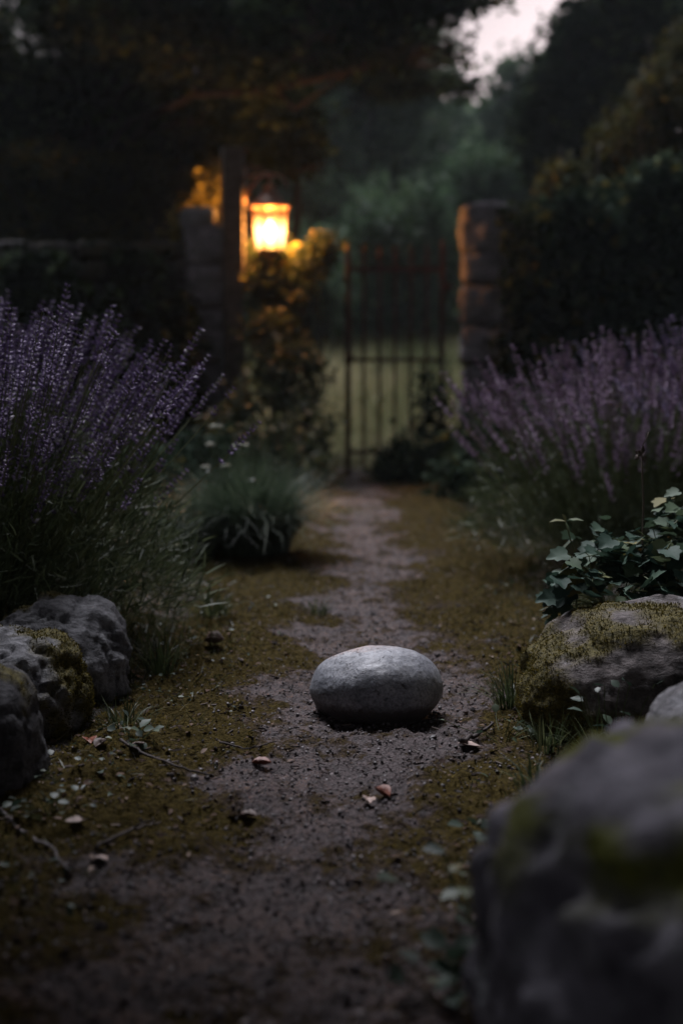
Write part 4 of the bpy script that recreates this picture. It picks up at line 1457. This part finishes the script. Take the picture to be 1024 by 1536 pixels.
o = scatter('gravel', M_gravel, np.stack([x, y, z_ + sz * 0.2], 1), quat_mats(rand_quat(len(x), r)), sz, T, smooth=False)
o['kind'] = 'stuff'

M_litter = leaf_mat('fallen_leaves', [(0, (0.04, 0.024, 0.018)), (0.55, (0.11, 0.07, 0.05)), (0.9, (0.18, 0.13, 0.105)), (1, (0.38, 0.30, 0.25))], 0.1, 0.8, 0.1)
x, y, z_, r = ground_pts(12000, 302, xw=0.7, power=1.6, keep=lambda x, y, r: (moss_amount(x, y) > r.random(len(x)) * 0.9 - 0.15))
d = r.normal(size=(len(x), 3)) * [1, 1, 0.18]
sz = 0.004 + 0.014 * r.random(len(x)) ** 3.5
o = scatter('leaf_litter', M_litter, np.stack([x, y, z_ + 0.003], 1), frame_mats(d, r.normal(size=len(x)) * 0.35), sz, T_OVAL, rnd=r.random(len(x)) ** 1.3, xs=r.uniform(0.5, 1.2, len(x)))
o['kind'] = 'stuff'

M_mossg = leaf_mat('ground_moss', [(0, (0.022, 0.018, 0.006)), (0.6, (0.078, 0.062, 0.018)), (1, (0.19, 0.145, 0.042))], 0.25, 0.9, 0.05)
x, y, z_, r = ground_pts(90000, 303, xw=0.62, power=1.6, keep=lambda x, y, r: (moss_amount(x, y) * (0.5 + 1.3 * sstep(-0.3, 0.4, fbm(np.stack([x, y, 0 * x], 1) * 7, 3, 12)))) > r.random(len(x)) * 1.1 + 0.12)
d = r.normal(size=(len(x), 3)) * [0.8, 0.8, 0.3] + [0, 0, 0.7]
o = scatter('moss_carpet', M_mossg, np.stack([x, y, z_ - 0.001], 1), frame_mats(d, r.random(len(x)) * 6.28), r.uniform(0.004, 0.011, len(x)), T_BLADE, xs=r.uniform(0.25, 0.5, len(x)), rnd=np.clip(0.5 + 0.5 * fbm(np.stack([x, y, 0 * x], 1) * 3, 2, 8) + r.normal(size=len(x)) * 0.2, 0, 1))
o['kind'] = 'stuff'

M_turf = leaf_mat('short_grass', [(0, (0.02, 0.028, 0.01)), (0.6, (0.055, 0.065, 0.025)), (0.92, (0.11, 0.11, 0.045)), (1, (0.25, 0.21, 0.12))], 0.3)
x, y, z_, r = ground_pts(34000, 304, xw=1.3, y1=9.2, power=1.4, keep=lambda x, y, r: (sstep(0.2, 0.6, np.abs(x - pcx(y))) * (0.4 + sstep(-0.2, 0.5, fbm(np.stack([x, y, 0 * x], 1) * 4, 3, 33)))) > r.random(len(x)) * 0.95 + 0.08)
d = r.normal(size=(len(x), 3)) * [0.8, 0.8, 0.2] + [0, 0, 0.6]
o = scatter('short_grass', M_turf, np.stack([x, y, z_ - 0.002], 1), frame_mats(d, r.random(len(x)) * 6.28), r.uniform(0.012, 0.035, len(x)), T_BLADE, xs=r.uniform(0.05, 0.10, len(x)))
o['kind'] = 'stuff'

x, y, z_, r = ground_pts(30000, 307, y0=2.9, y1=9.2, xw=1.2, power=1.1, keep=lambda x, y, r: (sstep(0.27, 0.55, np.abs(x - pcx(y)) + 0.1 * fbm(np.stack([x, y, 0 * x], 1) * 3, 2, 34)) > r.random(len(x)) * 0.95 + 0.04))
d = r.normal(size=(len(x), 3)) * [0.7, 0.7, 0.2] + [0, 0, 0.9]
o = scatter('verge_grass', M_turf, np.stack([x, y, z_ - 0.002], 1), frame_mats(d, r.random(len(x)) * 6.28), r.uniform(0.02, 0.07, len(x)) * (0.6 + 0.8 * sstep(0.35, 0.8, np.abs(x - pcx(y)))), T_BLADE, xs=r.uniform(0.05, 0.10, len(x)))
o['kind'] = 'stuff'

x, y, z_, r = ground_pts(5200, 308, y0=1.15, y1=4.6, xw=0.8, power=1.5, keep=lambda x, y, r: (sstep(0.16, 0.45, np.abs(x - pcx(y))) * sstep(-0.15, 0.35, fbm(np.stack([x, y, 0 * x], 1) * 5, 3, 35)) > r.random(len(x)) * 0.9 + 0.05))
d = r.normal(size=(len(x), 3)) * [1, 1, 0.25] + [0, 0, 0.25]
o = scatter('creeping_weeds', M_weed, np.stack([x, y, z_ + r.uniform(0.002, 0.016, len(x))], 1), frame_mats(d, r.normal(size=len(x)) * 0.5), r.uniform(0.006, 0.017, len(x)), T_OVAL, xs=r.uniform(0.7, 1.3, len(x)))
o['kind'] = 'stuff'
x, y, z_, r = ground_pts(26000, 309, y0=1.1, y1=5.5, xw=0.75, power=1.5, keep=lambda x, y, r: (sstep(0.14, 0.40, np.abs(x - pcx(y))) * (0.3 + sstep(-0.2, 0.4, fbm(np.stack([x, y, 0 * x], 1) * 6, 3, 36))) > r.random(len(x)) * 1.0 + 0.08))
d = r.normal(size=(len(x), 3)) * [0.9, 0.9, 0.3] + [0, 0, 0.45]
o = scatter('fine_grass', M_turf, np.stack([x, y, z_ - 0.001], 1), frame_mats(d, r.random(len(x)) * 6.28), r.uniform(0.008, 0.026, len(x)), T_BLADE, xs=r.uniform(0.06, 0.12, len(x)))
o['kind'] = 'stuff'

# meadow beyond the gate
r = np.random.default_rng(305)
n = 70000
y = 9.6 + 24 * r.random(n) ** 1.1
x = r.uniform(-0.16, 0.16, n) * y * 1.1
z_ = gh(x, y)
M_meadow = leaf_mat('meadow_grass', [(0, (0.08, 0.10, 0.045)), (0.6, (0.24, 0.25, 0.13)), (1, (0.46, 0.42, 0.26))], 0.35)
d = r.normal(size=(n, 3)) * [0.4, 0.4, 0.1] + [0, 0, 1]
hh = r.uniform(0.05, 0.14, n) * (1 + 3.2 * sstep(10.8, 14, y))
o = scatter('meadow', M_meadow, np.stack([x, y, z_ - 0.01], 1), frame_mats(d, r.random(n) * 6.28), hh, T_BLADE, xs=r.uniform(0.04, 0.09, n), rnd=np.clip(0.45 + 0.9 * fbm(np.stack([x * 0.9, y * 0.5, 0 * x], 1), 3, 61) + r.normal(size=n) * 0.15, 0, 1))
o['kind'] = 'stuff'

M_debris = leaf_mat('ground_debris', [(0, (0.025, 0.018, 0.016)), (0.6, (0.06, 0.045, 0.04)), (0.95, (0.11, 0.085, 0.075)), (1, (0.22, 0.175, 0.155))], 0.0, 0.7, 0.15)
x, y, z_, r = ground_pts(26000, 306, xw=0.85, power=1.5)
d = r.normal(size=(len(x), 3)) * [1, 1, 0.22]
T = (np.array([[-1, 0, -0.5], [1, 0, -0.5], [0, 0, 0.9], [-0.7, 1, -0.3], [0.8, 1, -0.5], [0, 1, 0.6]]) * [0.16, 1, 0.16], np.array([[0, 1, 4], [0, 4, 3], [1, 2, 5], [1, 5, 4], [2, 0, 3], [2, 3, 5], [0, 2, 1], [3, 4, 5]]))
o = scatter('twig_debris', M_debris, np.stack([x, y, z_ + 0.001], 1), frame_mats(d, r.random(len(x)) * 6.28), 0.002 + 0.016 * r.random(len(x)) ** 3.2, T, rnd=r.random(len(x)) ** 1.2, xs=r.uniform(0.3, 0.8, len(x)), smooth=False)
o['kind'] = 'stuff'

# individually recognisable fallen leaves
M_redleaf = plain_mat('rust_red_leaf', (0.16, 0.045, 0.022), 0.55, nscale=90)
M_paleleaf = plain_mat('pale_dry_leaf', (0.30, 0.22, 0.19), 0.6, nscale=90)
M_brownleaf = plain_mat('brown_leaf', (0.085, 0.05, 0.038), 0.6, nscale=90)


def ground_at(px, py):
    Y = 2.0
    for _ in range(25):
        p = at(px, py, Y)
        Y = Y + (0 - p.z + gz(p.x, Y)) * (-1) * (Y / CAM_Z) * 0.8
    p = at(px, py, Y)
    return p.x, Y


def big_leaf(label, px, py, size, ang, mat, curl=0.25, seed=0):
    x, y = ground_at(px, py)
    r = np.random.default_rng(seed)
    n, mm = 9, 5
    V = []
    for i in range(n):
        t_ = i / (n - 1)
        w = 0.34 * math.sin(math.pi * min(1, t_ * 0.97 + 0.02)) ** 0.8
        for j in range(mm):
            s = (j / (mm - 1)) * 2 - 1
            V.append([s * w * size, (t_ - 0.5) * size, size * (curl * abs(s) ** 1.5 * w * 2 + curl * 0.8 * (t_ - 0.5) ** 2 + 0.02 * r.normal())])
    F = [[i * mm + j, i * mm + j + 1, (i + 1) * mm + j + 1, (i + 1) * mm + j] for i in range(n - 1) for j in range(mm - 1)]
    V = np.array(V)
    o = mesh_obj('fallen_leaf', V, np.array(F), mat, loc=(x, y, gz(x, y) + 0.004))
    md = o.modifiers.new('thick', 'SOLIDIFY')
    md.thickness = 0.0006
    o.rotation_euler = (r.normal(0, 0.15), r.normal(0, 0.15), ang)
    return tag(o, label, 'leaf', 'single fallen leaves on the path')


big_leaf('rust red leaf lying on the path in front and left of the smooth stone', 392, 1150, 0.032, 1.5, M_redleaf, 0.5, 1)
big_leaf('rust red leaf right of the path, beside a pale curled leaf', 573, 1198, 0.034, 0.7, M_redleaf, 0.6, 2)
big_leaf('pale curled leaf touching the rust red leaf right of the path', 552, 1210, 0.03, 0.1, M_paleleaf, 0.4, 3)
big_leaf('dull brown leaf in the middle of the path below the rust red one', 372, 1228, 0.028, 1.2, M_brownleaf, 0.4, 4)
big_leaf('brown leaf of the pair at the foot of the left boulders, its tip up', 135, 1115, 0.035, 0.3, M_redleaf, 0.5, 5)
big_leaf('paler brown leaf of the pair at the foot of the left boulders', 152, 1120, 0.03, -0.5, M_brownleaf, 0.5, 6)
big_leaf('rusty leaf lying flat right of the leaf pair by the left boulders', 205, 1125, 0.03, 1.3, M_brownleaf, 0.3, 7)
big_leaf('pale leaf near the fallen twig at lower left', 150, 1292, 0.026, 1.2, M_paleleaf, 0.2, 8)
big_leaf('pale grey leaf lying left of the twig at lower left', 112, 1236, 0.026, 1.7, M_paleleaf, 0.2, 9)
big_leaf('large pale leaf right of the smooth stone near the bark piece', 703, 1122, 0.04, 1.6, M_paleleaf, 0.2, 10)
big_leaf('dark brown leaf on the ground by the moss edge under the left lavender', 322, 972, 0.05, 1.3, M_brownleaf, 0.7, 11)


def twig(label, pts, rad, mat, seed=0, fork=None):
    g_ = [ground_at(*p) for p in pts]
    P = np.array([[x, y, gz(x, y) + rad * 1.1 + 0.006] for x, y in g_])
    c = P[0].copy()
    t_ = np.linspace(0, len(P) - 1, len(P) * 4)
    Q = np.stack([np.interp(t_, range(len(P)), P[:, k]) for k in range(3)], 1) - c
    Q += np.random.default_rng(seed).normal(size=Q.shape) * rad * 0.35
    mb = MB().tube(Q, np.linspace(rad, rad * 0.5, len(Q)), 6)
    if fork:
        i = len(Q) // 2
        mb.tube([Q[i], Q[i] + np.array([fork[0] * 0.5, fork[1] * 0.5, 0.006]), Q[i] + np.array([fork[0], fork[1], 0.004])], [rad * 0.6, rad * 0.5, rad * 0.3], 5)
    o = mb.build('twig', mat, loc=tuple(c))
    return tag(o, label, 'twig', 'twigs lying on the ground')


M_twig = plain_mat('twig_bark', (0.10, 0.085, 0.085), 0.8, nscale=120)
M_twigd = plain_mat('dark_twig_bark', (0.04, 0.03, 0.028), 0.8, nscale=120)
twig('pale curved twig running in from the left edge near the bottom', [(-8, 1215), (35, 1245), (75, 1280), (105, 1318)], 0.0035, M_twig, 1)
twig('forked twig lying across the lower left ground', [(145, 1282), (180, 1262), (215, 1250), (240, 1244)], 0.003, M_twigd, 2, (0.03, 0.02))
twig('long thin dark twig between the left boulders and the path', [(180, 1118), (220, 1140), (265, 1158), (320, 1172)], 0.0028, M_twigd, 3)
twig('short dark stick right of the smooth stone', [(690, 1122), (715, 1112), (738, 1104)], 0.005, M_twigd, 4)
twig('short dark twig on the path edge just left of the smooth stone', [(330, 1128), (370, 1130), (415, 1118)], 0.002, M_twigd, 5, (0.02, -0.01))

# unseen tree added over the camera, crown shaped to shade near ground and beds
bl = [(-0.4, 0.9, 2.9, 1.7, 1.45, 0.5), (-1.0, 2.75, 2.75, 0.85, 0.85, 0.36), (0.55, 1.7, 2.9, 0.5, 0.5, 0.3), (-1.8, 2.0, 3.1, 0.8, 1.3, 0.5), (1.75, 2.6, 3.1, 0.8, 1.4, 0.45), (-2.6, 0.4, 3.2, 1.2, 1.8, 0.7), (2.5, 0.3, 3.2, 1.2, 1.8, 0.7), (0.1, -1.4, 3.3, 2.2, 1.5, 0.8)]
tree('added_shade_tree', 'unseen tree added behind and over the camera, low crown placed to shade the near path', (-0.9, -2.6, 0.1), bl, 46000, 0.14, M_leaf_dark, 0.16, top=(-0.3, -1.6, 3.4), seed=23, gap=0.12, gscale=1.5, per=4, spread=0.12)

# ------------------------------------------------------------------ HAZE
m, t, out = new_mat('evening_haze')
pv_ = N(t, 'ShaderNodeVolumePrincipled')
pv_.inputs['Color'].default_value = (0.80, 0.93, 1.0, 1)
pv_.inputs['Density'].default_value = 0.0009
pv_.inputs['Anisotropy'].default_value = 0.3
t.links.new(pv_.outputs[0], out.inputs['Volume'])
hb = MB().box((0, 35, 9.0), (160, 140, 21.5))
hz_ = hb.build('haze', m, smooth=False)
hz_['kind'] = 'stuff'
